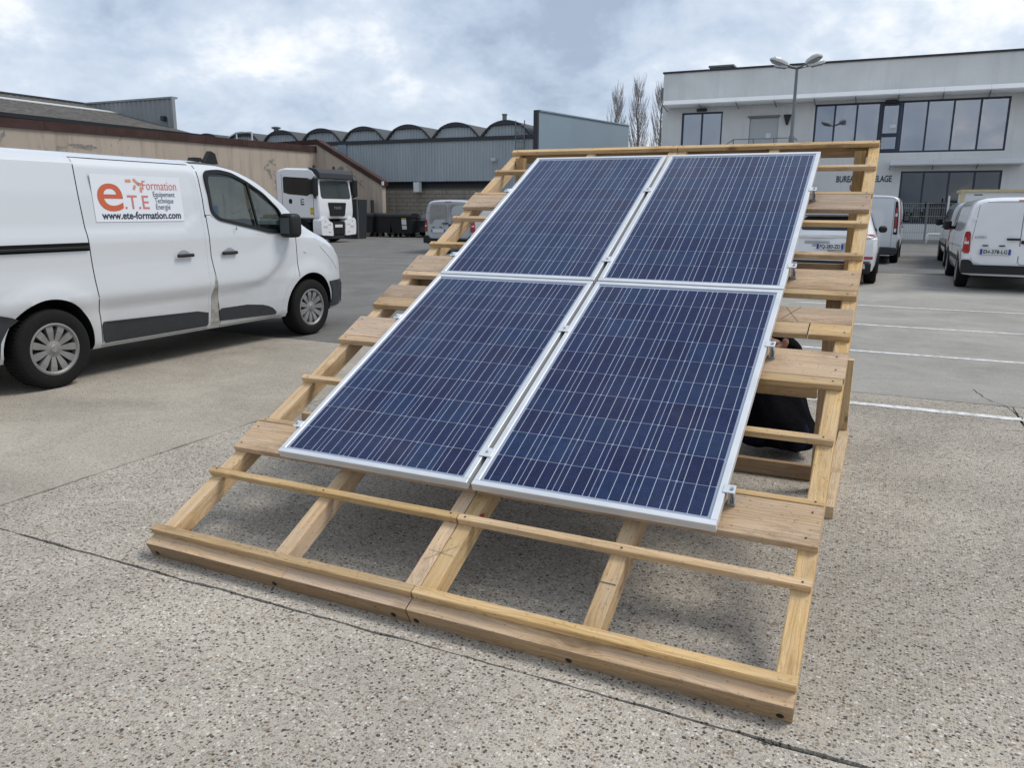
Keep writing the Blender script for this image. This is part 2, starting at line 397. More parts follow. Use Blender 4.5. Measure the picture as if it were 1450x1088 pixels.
# panels
m = NT('cell').set(Roughness=0.4, Specular_IOR_Level=0.06)
P = m.obj((1, 1, 1)); vv = m.voro(P, 38.0); gr = m.n('ShaderNodeSeparateColor'); m.l(vv.outputs['Color'], gr.inputs[0])
oi = m.n('ShaderNodeObjectInfo')
c = m.ramp(gr.outputs[0], [(0.0, (0.0032, 0.0115, 0.056)), (0.5, (0.0042, 0.0145, 0.068)), (1.0, (0.0065, 0.0195, 0.084))])
hs = m.n('ShaderNodeHueSaturation'); m.l(c, hs.inputs['Color']); m.l(m.math('ADD', m.math('MULTIPLY', oi.outputs['Random'], 0.45), 0.72), hs.inputs['Value'])
m.l(m.math('ADD', m.math('MULTIPLY', oi.outputs['Random'], -0.03), 0.515), hs.inputs['Hue']); m.base(hs.outputs[0])
flat('backsheet', (0.36, 0.39, 0.46), 0.5)
flat('busbar', (0.50, 0.52, 0.58), 0.4, metal=0.2)
m = NT('alu').set(Roughness=0.4, Metallic=0.4); m.base(m.ramp(m.noise(m.obj((1, 1, 40)), 6, 3), [(0.3, (0.66, 0.675, 0.69)), (0.7, (0.78, 0.79, 0.80))]))
flat('zinc', (0.42, 0.43, 0.44), 0.5, metal=0.6, var=0.15, vscale=40)
flat('dark_steel', (0.05, 0.05, 0.05), 0.5, metal=0.6)
def glass(name, tint, refl, rough=0.02, wav=0.0, wscale=1.0, dust=0.0, f0=0.04, fg=0.9):
    m = NT(name); t = m.t
    tr = m.n('ShaderNodeBsdfTransparent'); tr.inputs[0].default_value = (*tint, 1)
    gl = m.n('ShaderNodeBsdfGlossy', _Roughness=rough); gl.inputs[0].default_value = (0.95, 0.97, 1, 1)
    lw = m.n('ShaderNodeLayerWeight', _Blend=0.5); fac = m.math('ADD', m.math('MULTIPLY', m.math('POWER', lw.outputs['Facing'], 5.0), fg - refl), f0 + refl)
    if wav:
        bp = m.n('ShaderNodeBump', _Strength=wav, _Distance=0.05); m.l(m.noise(m.obj((1, 1, 0.6)), wscale, 2, 0.4, 0.6), bp.inputs['Height']); m.l(bp.outputs[0], gl.inputs['Normal'])
    mx_ = m.n('ShaderNodeMixShader'); m.l(fac, mx_.inputs[0]); m.l(tr.outputs[0], mx_.inputs[1]); m.l(gl.outputs[0], mx_.inputs[2]); sh = mx_.outputs[0]
    if dust:
        df = m.n('ShaderNodeBsdfDiffuse'); df.inputs[0].default_value = (0.55, 0.54, 0.52, 1)
        dm = m.ramp(m.noise(m.obj(), 5.0, 6, 0.7, 0.4), [(0.40, dust * 0.25), (0.62, dust * 0.6), (0.74, dust * 1.6)])
        m2 = m.n('ShaderNodeMixShader'); m.l(dm, m2.inputs[0]); m.l(sh, m2.inputs[1]); m.l(df.outputs[0], m2.inputs[2]); sh = m2.outputs[0]
    m.l(sh, m.out.inputs[0]); t.nodes.remove(m.b); return m
glass('panel_glass', (0.97, 0.98, 1.0), 0.0, 0.06, dust=0.016, f0=0.014, fg=0.6)
glass('van_glass', (0.50, 0.57, 0.555), 0.05)
glass('office_glass', (0.60, 0.60, 0.65), 0.24, 0.0, 0.16, 0.55)
glass('office_dark_glass', (0.20, 0.225, 0.25), 0.05, 0.0, 0.12, 0.6)

# vehicles
def paint(name, c, dirt=0.5):
    m = NT(name).set(Roughness=0.42, Specular_IOR_Level=0.5, Coat_Weight=1.0, Coat_Roughness=0.04)
    P = m.obj(rnd=False); sp = m.n('ShaderNodeSeparateXYZ'); m.l(P, sp.inputs[0])
    hgt = m.ramp(sp.outputs[2], [(0.0, 1.0), (0.30, 0.85), (0.62, 0.28), (1.1, 0.05), (2.0, 0.0)])
    nz = m.ramp(m.noise(m.obj((0.6, 0.6, 2.4), rnd=False), 2.2, 7, 0.7), [(0.3, 0.1), (0.75, 1.0)])
    d = m.math('MULTIPLY', m.math('MULTIPLY', hgt, nz), dirt)
    m.base(m.mix(d, c, (0.30, 0.265, 0.22))); m.set(Roughness=m.math('ADD', m.math('MULTIPLY', d, 0.4), 0.40)); return m
paint('white_paint', (0.62, 0.64, 0.66), 0.85); paint('silver_paint', (0.42, 0.43, 0.44), 0.3); paint('clean_white', (0.80, 0.80, 0.81), 0.2); paint('black_paint', (0.012, 0.013, 0.015), 0.1)
flat('black_plastic', (0.010, 0.0105, 0.011), 0.55, spec=0.4, var=0.2, vscale=20)
flat('grey_plastic', (0.028, 0.031, 0.035), 0.6, spec=0.4, var=0.15, vscale=15)
flat('shut_line', (0.012, 0.012, 0.013), 0.8, spec=0.1)
flat('rubber', (0.010, 0.0095, 0.0095), 0.85, spec=0.25, var=0.25, vscale=30)
flat('hub_silver', (0.25, 0.243, 0.235), 0.5, metal=0.35, var=0.12, vscale=12)
flat('chrome', (0.7, 0.7, 0.72), 0.15, metal=1.0)
flat('tint_glass', (0.012, 0.014, 0.016), 0.06, spec=0.6)
flat('lorry_glass', (0.045, 0.055, 0.052), 0.06, coat=0.5)
flat('car_window', (0.10, 0.115, 0.12), 0.1, coat=0.4)
flat('tail_red', (0.33, 0.008, 0.012), 0.18, coat=0.5)
flat('lamp_clear', (0.62, 0.64, 0.66), 0.12, coat=0.6)
flat('seat_fabric', (0.025, 0.028, 0.034), 0.9, spec=0.1, var=0.3)
flat('cab_lining', (0.09, 0.09, 0.088), 0.9, spec=0.1); flat('blue_crate', (0.09, 0.22, 0.42), 0.6)
flat('plate_white', (0.66, 0.67, 0.66), 0.4); flat('plate_blue', (0.02, 0.06, 0.28), 0.4); flat('ink', (0.012, 0.012, 0.016), 0.6)
flat('sign_white', (0.74, 0.76, 0.80), 0.4); flat('sign_ink', (0.02, 0.025, 0.06), 0.5); flat('sign_grey', (0.07, 0.085, 0.13), 0.5)
flat('sign_orange', (0.56, 0.115, 0.045), 0.5); flat('sign_pink', (0.60, 0.20, 0.17), 0.5); flat('sign_salmon', (0.62, 0.29, 0.18), 0.5)
flat('yellow', (0.55, 0.40, 0.02), 0.5); flat('bare_metal', (0.40, 0.38, 0.35), 0.45, metal=0.5, var=0.5, vscale=14)
flat('recess_grey', (0.33, 0.34, 0.35), 0.5)
flat('bumper_dirt', (0.055, 0.055, 0.055), 0.7)

# buildings
def stucco(name, c, stain, amt, scale=0.5, bump=0.25):
    m = NT(name).set(Roughness=0.9, Specular_IOR_Level=0.15); P = m.obj(rnd=False, world_=True)
    s1 = m.ramp(m.noise(P, scale, 6, 0.65), [(0.3, tuple(x * 0.90 for x in c)), (0.7, tuple(min(1, x * 1.06) for x in c))])
    str_ = m.ramp(m.noise(m.obj((2.4, 2.4, 0.16), rnd=False, world_=True), 1.0, 5, 0.7), [(0.52, 0.0), (0.72, 1.0)])
    cc = m.mix(m.math('MULTIPLY', str_, amt), s1, stain); m.base(cc); m.bump(m.noise(P, 30, 4), bump, 0.01); return m
stucco('office_render', (0.74, 0.735, 0.71), (0.55, 0.55, 0.53), 0.35)
m = stucco('old_render', (0.455, 0.38, 0.31), (0.19, 0.16, 0.13), 0.55, 0.35)
P = m.obj(rnd=False, world_=True)
pe = m.ramp(m.noise(P, 0.55, 7, 0.72, 0.8), [(0.60, 0.0), (0.615, 1.0)]); old = m.b.inputs['Base Color'].links[0].from_socket
m.base(m.mix(pe, old, m.ramp(m.noise(P, 6, 4), [(0.3, (0.16, 0.14, 0.12)), (0.7, (0.30, 0.28, 0.25))])))
flat('rust_coping', (0.062, 0.034, 0.029), 0.75, spec=0.2, var=0.35, vscale=1.5)
stucco('blockwork', (0.33, 0.295, 0.245), (0.10, 0.09, 0.08), 0.5, 2.0, 0.6)
flat('mortar', (0.15, 0.135, 0.115), 0.95, spec=0.1)
m = NT('cladding_blue').set(Roughness=0.55, Specular_IOR_Level=0.4); m.base(m.ramp(m.noise(m.obj((0.7, 0.7, 0.12), rnd=False, world_=True), 1.2, 5, 0.65), [(0.3, (0.32, 0.365, 0.39)), (0.7, (0.42, 0.465, 0.485))]))
flat('cladding_smooth', (0.23, 0.295, 0.345), 0.5, var=0.05, vscale=0.3)
flat('trim_dark', (0.028, 0.031, 0.036), 0.55, var=0.2, vscale=0.8)
flat('roof_fibre', (0.115, 0.108, 0.098), 0.9, spec=0.1, var=0.45, vscale=2.6); flat('skylight', (0.55, 0.55, 0.53), 0.4)
flat('vault_roof', (0.055, 0.06, 0.06), 0.7, var=0.25, vscale=0.6)
flat('clad_grey', (0.27, 0.285, 0.29), 0.6, var=0.12, vscale=0.6)
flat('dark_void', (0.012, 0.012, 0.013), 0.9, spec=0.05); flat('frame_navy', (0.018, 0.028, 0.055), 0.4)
m = flat('awning', (0.85, 0.86, 0.86), 0.4); tl_ = m.n('ShaderNodeBsdfTranslucent'); tl_.inputs[0].default_value = (0.93, 0.94, 0.95, 1); am_ = m.n('ShaderNodeMixShader', _Fac=0.35); m.l(m.b.outputs[0], am_.inputs[1]); m.l(tl_.outputs[0], am_.inputs[2]); m.l(am_.outputs[0], m.out.inputs[0])
flat('door_grey', (0.50, 0.51, 0.50), 0.5); flat('steel_grey', (0.17, 0.18, 0.185), 0.45, metal=0.4)
flat('lamp_head', (0.50, 0.51, 0.50), 0.4); flat('lamp_lens', (0.33, 0.34, 0.34), 0.2); flat('interior_wall', (0.55, 0.55, 0.54), 0.8); flat('interior_dark', (0.07, 0.075, 0.085), 0.8)
flat('white_metal', (0.72, 0.72, 0.71), 0.45); flat('beige_wood', (0.55, 0.45, 0.25), 0.7, var=0.15); flat('letter_red', (0.45, 0.05, 0.05), 0.5)
flat('bin_black', (0.012, 0.014, 0.016), 0.5, var=0.2); flat('bark', (0.13, 0.11, 0.095), 0.9, spec=0.1, var=0.3, vscale=3); flat('twig', (0.34, 0.305, 0.285), 0.9, spec=0.1, var=0.25, vscale=2)
flat('wire_mesh', (0.30, 0.32, 0.32), 0.5, metal=0.3)
# person
flat('jacket', (0.006, 0.006, 0.008), 0.95, spec=0.05, var=0.5, vscale=7, bump=1.0); flat('jeans', (0.010, 0.013, 0.026), 0.95, spec=0.05, var=0.5, vscale=9, bump=1.0)
m = NT('skin').set(Roughness=0.5, Subsurface_Weight=0.15); m.base(m.ramp(m.noise(m.obj(), 18, 3), [(0.3, (0.52, 0.29, 0.21)), (0.7, (0.60, 0.36, 0.27))])); m.b.inputs['Subsurface Radius'].default_value = (0.01, 0.004, 0.002)
flat('hair', (0.03, 0.02, 0.014), 0.7); flat('shoe', (0.03, 0.03, 0.03), 0.7); flat('white_stone', (0.6, 0.6, 0.58), 0.7)

# ================================================================== GROUND
ground = MB().add([(-400, -200, -0.03), (400, -200, -0.03), (400, 600, -0.03), (-400, 600, -0.03)], [(0, 1, 2, 3)]).build('ground', 'asphalt', fix=False)
tag(ground, kind='structure')
gx = [-30.0, -1.52, 3.48, 30.0]; gy = [-12.0, -0.56, 4.47, 19.2, 41.5]
MB().add([(-30, -12, -0.014), (30, -12, -0.014), (30, 41.5, -0.014), (-30, 41.5, -0.014)], [(0, 1, 2, 3)]).build('joint_bed', 'joint', ground, fix=False)
slab_mat = [['aggregate'] * 3, ['worn_aggregate', 'aggregate', 'aggregate'], ['asphalt', 'smooth_concrete', 'smooth_concrete'], ['asphalt', 'asphalt', 'asphalt']]
rj = random.Random(3)
def jit_line(a, b, step=0.06, amp=0.0045):
    a, b = Vector(a), Vector(b); n = max(2, min(220, int((b - a).length / step))); d = (b - a); nn = Vector((-d.y, d.x)).normalized(); out = []; w = 0
    for i in range(n):
        w = w * 0.7 + rj.uniform(-amp, amp); out.append(a + d * i / n + nn * (w if i else 0))
    return out
for j in range(4):
    for i in range(3 if j < 2 else 2):
        g = 0.0068 if j < 2 else 0.005
        x0, x1, y0, y1 = gx[i] + g, (gx[i + 1] if j < 2 or i == 0 else gx[3]) - g, gy[j] + g, gy[j + 1] - g
        near = j in (0, 1) 
        pts = jit_line((x0, y0), (x1, y0), 0.045 if near else 1) + jit_line((x1, y0), (x1, y1), 0.045 if near else 1) + jit_line((x1, y1), (x0, y1), 0.045 if near else 1) + jit_line((x0, y1), (x0, y0), 0.045 if near else 1)
        MB().prism([(p.x, p.y) for p in pts], 'z', -0.013, 0.0).build('slab', slab_mat[j][i], ground)
# painted bay lines
def line_mesh(x0, x1, y, w, name='painted_line'):
    n = int((x1 - x0) / 0.08); V = []
    for i in range(n + 1):
        x = x0 + (x1 - x0) * i / n; V += [(x, y - w / 2 + rj.uniform(-.004, .004), 0.003), (x, y + w / 2 + rj.uniform(-.004, .004), 0.003)]
    return MB().add(V, [(2 * i, 2 * i + 2, 2 * i + 3, 2 * i + 1) for i in range(n)]).build(name, 'road_paint', ground, fix=False)
line_mesh(1.2, 12, 4.04, 0.10); line_mesh(1.0, 12, 6.69, 0.085); line_mesh(0.9, 12, 8.97, 0.085); line_mesh(1.15, 12, 11.42, 0.085)
def crack(pts, w):
    V = []; P = []
    for a, b in zip(pts, pts[1:]):
        for k in range(6): P.append(Vector(a).lerp(Vector(b), k / 6) + Vector((rj.uniform(-.012, .012), rj.uniform(-.012, .012))))
    for p in P: V += [(p.x - w * rj.uniform(.2, .6), p.y, 0.0032), (p.x + w * rj.uniform(.2, .6), p.y, 0.0032)]
    return MB().add(V, [(2 * i, 2 * i + 2, 2 * i + 3, 2 * i + 1) for i in range(len(P) - 1)]).build('crack', 'joint', ground, fix=False)
crack([(3.50, 4.05), (3.44, 4.44), (3.30, 4.75), (3.24, 5.1)], 0.007)

# ================================================================== WOODEN FRAME + PANELS
TL, TU, VB, H0 = R(25.48), R(27.54), 1.662, 0.405
def S(u, v, w=0.0):
    if v <= VB: return Vector((u, v * math.cos(TL) - w * math.sin(TL), H0 + v * math.sin(TL) + w * math.cos(TL)))
    y0, z0 = VB * math.cos(TL), H0 + VB * math.sin(TL); d = v - VB
    return Vector((u, y0 + d * math.cos(TU) - w * math.sin(TU), z0 + d * math.sin(TU) + w * math.cos(TU)))
def th(v): return TL if v <= VB else TU
frame = empty('wooden_roof_frame', (1.0, 1.5, 0)); tag(frame, 'tilted rough timber roof frame carrying four solar panels on the concrete', 'timber frame')
FI = Matrix.Translation((-1.0, -1.5, 0))
mesh_cache = {}
def piece(name, o, ax, az, L, Wd, T, mat, parent=frame, ch=0.0026, jitter=True):
    """box L along ax, Wd across, T along az, centred at o; object axes follow the board"""
    ax = Vector(ax).normalized(); az = Vector(az).normalized(); ay = az.cross(ax).normalized(); az = ax.cross(ay)
    mb = MB(); n = max(2, int(L / 0.25)); q = random.Random(hash((round(o[0], 3), round(o[1], 3), round(o[2], 3))) & 0xffff)
    prof = []
    c = ch
    sec = [(-Wd / 2 + c, -T / 2), (Wd / 2 - c, -T / 2), (Wd / 2, -T / 2 + c), (Wd / 2, T / 2 - c), (Wd / 2 - c, T / 2), (-Wd / 2 + c, T / 2), (-Wd / 2, T / 2 - c), (-Wd / 2, -T / 2 + c)]
    V = []; k = 1.0 if jitter else 0.0
    for i in range(n + 1):
        x = -L / 2 + L * i / n
        for (y, z) in sec: V.append((x + (k * q.uniform(-.002, .002) if i in (0, n) else 0), y + k * q.uniform(-.0011, .0011), z + k * q.uniform(-.0007, .0007)))
    F = [(i * 8 + a, i * 8 + (a + 1) % 8, (i + 1) * 8 + (a + 1) % 8, (i + 1) * 8 + a) for i in range(n) for a in range(8)] + [list(range(7, -1, -1)), list(range(n * 8, n * 8 + 8))]
    ob = mb.add(V, F).build(name, mat)
    mw = Matrix(((ax.x, ay.x, az.x, o[0]), (ax.y, ay.y, az.y, o[1]), (ax.z, ay.z, az.z, o[2]), (0, 0, 0, 1)))
    if parent: ob.parent = parent
    ob.matrix_local = FI @ mw if parent is frame else mw
    return ob
UL, UM, UR = -0.338, 0.998, 2.346
DR = -0.10                      # rafter top plane, below the panel glass plane
VF, VT = -0.577, 3.66
def nrm(v): return Vector((0, -math.sin(th(v)), math.cos(th(v))))
def evv(v): return Vector((0, math.cos(th(v)), math.sin(th(v))))
# rafters: two lengths following the slight sag of the frame
RW, RD = 0.066, 0.085
for (u0, u1) in ((UL, UL + RW), (0.297, 0.297 + RW), (0.929, 0.996), (0.999, 1.064), (1.645, 1.645 + RW), (UR - RW, UR)):
    V = []; st = [VF + 0.036, -0.2, 0.2, 0.6, 1.0, 1.35, 1.6, 1.72, 2.0, 2.4, 2.8, 3.2, VT - 0.036]
    o = S((u0 + u1) / 2, st[0], DR - RD / 2); e_ = S((u0 + u1) / 2, st[-1], DR - RD / 2); ax = (e_ - o).normalized(); ay = Vector((-1, 0, 0)); az = ax.cross(ay)
    mw = Matrix(((ax.x, ay.x, az.x, o.x), (ax.y, ay.y, az.y, o.y), (ax.z, ay.z, az.z, o.z), (0, 0, 0, 1))); mi_ = mw.inverted(); c = 0.004
    q = random.Random(int(u0 * 1000))
    for v in st:
        for (a, b) in ((u0 + c, -RD), (u1 - c, -RD), (u1, -RD + c), (u1, -c), (u1 - c, 0), (u0 + c, 0), (u0, -c), (u0, -RD + c)):
            V.append(mi_ @ (S(a, v, DR + b) + Vector((q.uniform(-.001, .001), 0, q.uniform(-.0007, .0007)))))
    n = len(st)
    F = [(i * 8 + a, i * 8 + (a + 1) % 8, (i + 1) * 8 + (a + 1) % 8, (i + 1) * 8 + a) for i in range(n - 1) for a in range(8)] + [list(range(7, -1, -1)), list(range((n - 1) * 8, n * 8))]
    ob = MB().add(V, F).build('rafter', 'rafter_wood', frame); ob.matrix_local = FI @ mw
HALF = ((UL, UM - 0.0035), (UM + 0.0035, UR))
def cross(name, v0, v1, w0, w1, mat, halves=HALF, ext=0.0):
    vm = (v0 + v1) / 2
    for (a, b) in halves:
        e = random.Random(int(v0 * 977 + a * 31)); a2, b2 = a - e.uniform(0, 0.006) * (a < 0), b + e.uniform(-0.004, 0.004) * (b > 2)
        o = S((a2 + b2) / 2, vm, (w0 + w1) / 2)
        piece(name, o, (1, 0, 0), nrm(vm), b2 - a2, v1 - v0, w1 - w0, mat)
# header beams at both ends (front one rests on the ground)
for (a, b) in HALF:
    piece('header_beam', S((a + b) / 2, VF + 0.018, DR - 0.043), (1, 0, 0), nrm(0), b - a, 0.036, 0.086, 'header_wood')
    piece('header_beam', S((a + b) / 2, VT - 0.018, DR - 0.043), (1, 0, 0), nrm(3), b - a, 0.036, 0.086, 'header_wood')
# the wide face of the front header seen from above: a flat board over the rafter ends
for k, (a, b) in enumerate(((UL, 0.415), (0.4175, UM - 0.0035), (UM + 0.0035, UR))):
    piece('edge_board', S((a + b) / 2, VF + 0.046, DR + 0.0015), (1, 0, 0), nrm(0), b - a, 0.09, 0.003, 'plank_wood', ch=0.001)
LW0, LW1 = DR + 0.0, DR + 0.031
cross('lath', -0.522, -0.484, LW0 + 0.0035, LW1 + 0.003, 'lath_wood')
cross('lath', -0.138, -0.104, LW0, LW1, 'lath_wood')
cross('plank', 0.042, 0.243, LW0, LW1 - 0.001, 'plank_wood'); cross('lath', 0.2455, 0.274, LW0, LW1, 'lath_wood')
cross('lath', 0.615, 0.648, LW0, LW1, 'lath_wood')
cross('lath', 0.985, 1.037, LW0, LW1, 'lath_wood'); cross('plank', 1.0395, 1.24, LW0, LW1 - 0.001, 'plank_wood')
cross('lath', 1.370, 1.470, LW0, LW1, 'lath_wood', halves=((UL, 0.994), (1.002, 2.155))); cross('lath', 1.370, 1.470, LW0, LW1, 'lath_wood', halves=((2.159, UR),))
cross('plank', 1.4725, 1.615, LW0, LW1 - 0.001, 'plank_wood')
cross('lath', 1.730, 1.780, LW0, LW1, 'lath_wood'); cross('plank', 1.7825, 1.977, LW0, LW1 - 0.001, 'plank_wood')
cross('lath', 2.125, 2.158, LW0, LW1, 'lath_wood'); cross('lath', 2.487, 2.520, LW0, LW1, 'lath_wood')
cross('plank', 2.655, 2.848, LW0, LW1 - 0.001, 'plank_wood'); cross('lath', 2.8505, 2.882, LW0, LW1, 'lath_wood')
cross('lath', 3.228, 3.262, LW0, LW1, 'lath_wood'); cross('lath', 3.585, 3.632, LW0 + 0.002, LW1, 'lath_wood')
# supports under the frame
def upright(x, y, z0, z1, wx=0.068, wy=0.068, mat='header_wood', name='post'):  # posts darker than the rafters: shade inside the frame put into the wood colour
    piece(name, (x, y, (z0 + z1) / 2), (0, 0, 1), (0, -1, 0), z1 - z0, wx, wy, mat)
def zplane(y, d):                # height of a plane parallel to the slope at world y
    v = y / math.cos(TL) if y < VB * math.cos(TL) else VB + (y - VB * math.cos(TL)) / math.cos(TU)
    p = S(0, v, d); return p.z
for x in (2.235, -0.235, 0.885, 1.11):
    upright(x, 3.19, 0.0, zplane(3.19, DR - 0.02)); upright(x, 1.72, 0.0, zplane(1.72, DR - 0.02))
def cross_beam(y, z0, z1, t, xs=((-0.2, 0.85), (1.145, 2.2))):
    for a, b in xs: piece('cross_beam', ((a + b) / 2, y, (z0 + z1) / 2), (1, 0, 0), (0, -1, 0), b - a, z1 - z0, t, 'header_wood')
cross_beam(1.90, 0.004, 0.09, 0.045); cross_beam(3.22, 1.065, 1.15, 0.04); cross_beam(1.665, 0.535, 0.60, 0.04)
for x in (2.316, -0.306):
    piece('ground_runner', (x, 2.10, 0.033), (0, 1, 0), (0, 0, 1), 1.54, 0.062, 0.062, 'cut_wood')
    upright(x - 0.012 * (1 if x > 1 else -1), 2.905, 0.0, 0.545, 0.06, 0.06, 'cut_wood', 'short_post')
    b_ = MB(o=(-1.0, -1.5, 0)); b_.lathe([(0, .012), (.009, .012), (.009, 0), (.004, 0), (.004, -.05)], (x + (0.045 if x > 1 else -0.045), 2.86, 0.035), 'x', 8); b_.build('bolt', 'zinc', frame)
piece('noggin', (-0.06, 0.50, 0.405), (1, 0, 0), (0, -1, 0), 0.40, 0.075, 0.035, 'rafter_wood')
# bolts and washers in the front header, screw heads, pencil marks
for u in (UL + 0.04, 0.36, 0.93, 1.03, 1.63, 2.31):
    b_ = MB(o=(-1.0, -1.5, 0)); c = S(u, VF, DR - 0.05); d = -evv(0)
    a1 = Vector((1, 0, 0)); a2 = nrm(0)
    for r_, off in ((0.012, 0.0008), (0.007, 0.003)):
        V = [c + d * off + r_ * (math.cos(t) * a1 + math.sin(t) * a2) for t in [2 * math.pi * k / 10 for k in range(10)]] + [c + r_ * (math.cos(t) * a1 + math.sin(t) * a2) for t in [2 * math.pi * k / 10 for k in range(10)]]
        b_.add(V, [list(range(10))] + [(k, (k + 1) % 10, 10 + (k + 1) % 10, 10 + k) for k in range(10)])
    b_.build('bolt', 'dark_steel', frame)
sb = MB(o=(-1.0, -1.5, 0))
for v in (-0.503, -0.12, 0.08, 0.2, 0.26, 0.63, 1.01, 1.1, 1.2, 1.40, 1.75, 1.83, 1.94, 2.14, 2.50, 2.70, 2.80, 2.866, 3.245, 3.61):
    for u in (UL + 0.03, 0.33, 0.96, 1.03, 1.68, UR - 0.035):
        c = S(u + random.uniform(-.008, .008), v + random.uniform(-.006, .006), LW1 + 0.0022); a1, a2 = Vector((1, 0, 0)), evv(v)
        sb.add([c + 0.0042 * (math.cos(t) * a1 + math.sin(t) * a2) for t in [2 * math.pi * k / 7 for k in range(7)]], [list(range(7))])
tag(sb.build('screw_heads', 'dark_steel', frame, fix=False), kind='stuff')
def pencil(pts, w=LW1 + 0.0012, wd=0.0022):
    mb = MB(o=(-1.0, -1.5, 0))
    for (a, b) in pts:
        a_, b_2 = Vector(a), Vector(b); n = Vector((-(b_2 - a_).y, (b_2 - a_).x)).normalized() * wd / 2
        mb.add([S(p.x, p.y, w) for p in (a_ + n, a_ - n, b_2 - n, b_2 + n)], [(0, 1, 2, 3)])
    return mb.build('pencil_mark', 'pencil', frame, fix=False)
pencil([((2.03, 1.60), (2.10, 1.475)), ((2.10, 1.61), (2.02, 1.49))]); pencil([((0.945, -0.29), (1.06, -0.30)), ((0.95, -0.34), (1.05, -0.25))], DR + 0.002, 0.0014); pencil([((1.648, -0.27), (1.708, -0.272))], DR + 0.002, 0.004)
rm = MB(o=(-1.0, -1.5, 0)); rm.add([S(1.0652, v, w) for v, w in ((-.12, DR - .012), (-.06, DR - .005), (-.03, DR - .03), (-.09, DR - .06))], [(0, 1, 2, 3)]); rm.build('paint_mark', 'letter_red', frame, fix=False)

# ---- solar panels -------------------------------------------------
PWd, PHt = 0.992, 1.65
cellm = None
def make_panel(u0, v0, label):
    global cellm
    t_ = th(v0 + 0.5); o = S(u0, v0, 0.0)
    r = empty('solar_panel', o); r.rotation_euler = (t_, 0, 0); tag(r, label, 'solar panel', 'solar panels on the timber frame')
    fr = MB(); fw, dp = 0.026, 0.038
    for lo, hi in (((0, 0, -dp), (PWd, fw, 0)), ((0, PHt - fw, -dp), (PWd, PHt, 0)), ((0, fw, -dp), (fw, PHt - fw, 0)), ((PWd - fw, fw, -dp), (PWd, PHt - fw, 0))): fr.box(lo, hi, 0.0018)
    fr.build('aluminium_frame', 'alu', r)
    MB().box((fw - 0.004, fw - 0.004, -0.012), (PWd - fw + 0.004, PHt - fw + 0.004, -0.007)).build('backsheet', 'backsheet', r)
    gapx, gapy = 0.0032, 0.0030; ax_, ay_ = 0.012, 0.016
    cw = (PWd - 2 * fw - 2 * ax_ - 5 * gapx) / 6; chh = (PHt - 2 * fw - 2 * ay_ - 9 * gapy) / 10
    if cellm is None:
        h, k = cw / 2, chh / 2; c_ = 0.004
        b = MB().prism([(-h + c_, -k), (h - c_, -k), (h, -k + c_), (h, k - c_), (h - c_, k), (-h + c_, k), (-h, k - c_), (-h, -k + c_)], 'z', -0.0004, 0.0)
        t0 = b.build('cell', 'cell'); cellm = t0.data; bpy.data.objects.remove(t0)
    for i in range(6):
        for j in range(10):
            c_ = link_mesh('cell', cellm, r); c_.location = (fw + ax_ + cw / 2 + i * (cw + gapx), fw + ay_ + chh / 2 + j * (chh + gapy), -0.0062)
    bb = MB()
    for i in range(6):
        for k in (1 / 6, 0.5, 5 / 6):
            x = fw + ax_ + i * (cw + gapx) + cw * k; bb.box((x - 0.0013, fw + 0.012, -0.0062), (x + 0.0013, PHt - fw - 0.012, -0.0058))
    bb.build('busbars', 'busbar', r)
    MB().box((fw - 0.002, fw - 0.002, -0.0045), (PWd - fw + 0.002, PHt - fw + 0.002, -0.0018)).build('glass_pane', 'panel_glass', r)
    MB().box((0.40, PHt - 0.16, -0.034), (0.59, PHt - 0.07, -0.013), 0.004).build('junction_box', 'black_plastic', r)
    return r
GP = 0.022
make_panel(0.0, 0.0, 'lower solar panel beside the van with the orange sign')
make_panel(PWd + GP, 0.0, 'lower solar panel on the side of the crouching worker')
make_panel(0.0, VB + 0.001, 'upper solar panel on the side of the parked orange-sign van')
make_panel(PWd + GP, VB + 0.001, 'upper solar panel on the side of the white office building')
ug = PWd + GP / 2
def clamp(u, v, kind, label):
    t_ = th(v); o = S(u, v, -0.069); r = empty('mounting_clamp', o); r.rotation_euler = (t_, 0, 0); tag(r, label, 'clamp', 'silver clamps holding the panels')
    if kind == 0:
        MB().box((-0.0285, -0.027, 0.0695), (0.0285, 0.027, 0.0745), 0.001).build('plate', 'alu', r)
        MB().box((-0.007, -0.02, -0.002), (0.007, 0.02, 0.0695)).build('web', 'dark_steel', r)
        MB().lathe([(0, .079), (.006, .079), (.006, .0745), (.0001, .0745)], (0, 0, 0), 'z', 8).build('bolt', 'zinc', r)
    else:
        s_ = kind
        MB().box((-0.016 if s_ > 0 else -0.028, -0.021, 0.0695), (0.028 if s_ > 0 else 0.016, 0.021, 0.0735), 0.001).build('plate', 'alu', r)
        w = MB(); w.box((s_ * 0.008 - 0.003, -0.019, -0.002), (s_ * 0.008 + 0.003, 0.019, 0.0695)); w.box((s_ * 0.024 - 0.002, -0.015, 0.012), (s_ * 0.024 + 0.002, 0.015, 0.045)); w.box((-0.014 + s_ * 0.014, -0.018, -0.002), (0.014 + s_ * 0.014, 0.018, 0.012)); w.build('bracket', 'zinc', r)
        MB().lathe([(0, .081), (.0065, .081), (.0065, .0745), (.004, .0745), (.004, .014)], (s_ * 0.016, 0, 0), 'z', 8).build('bolt', 'zinc', r)
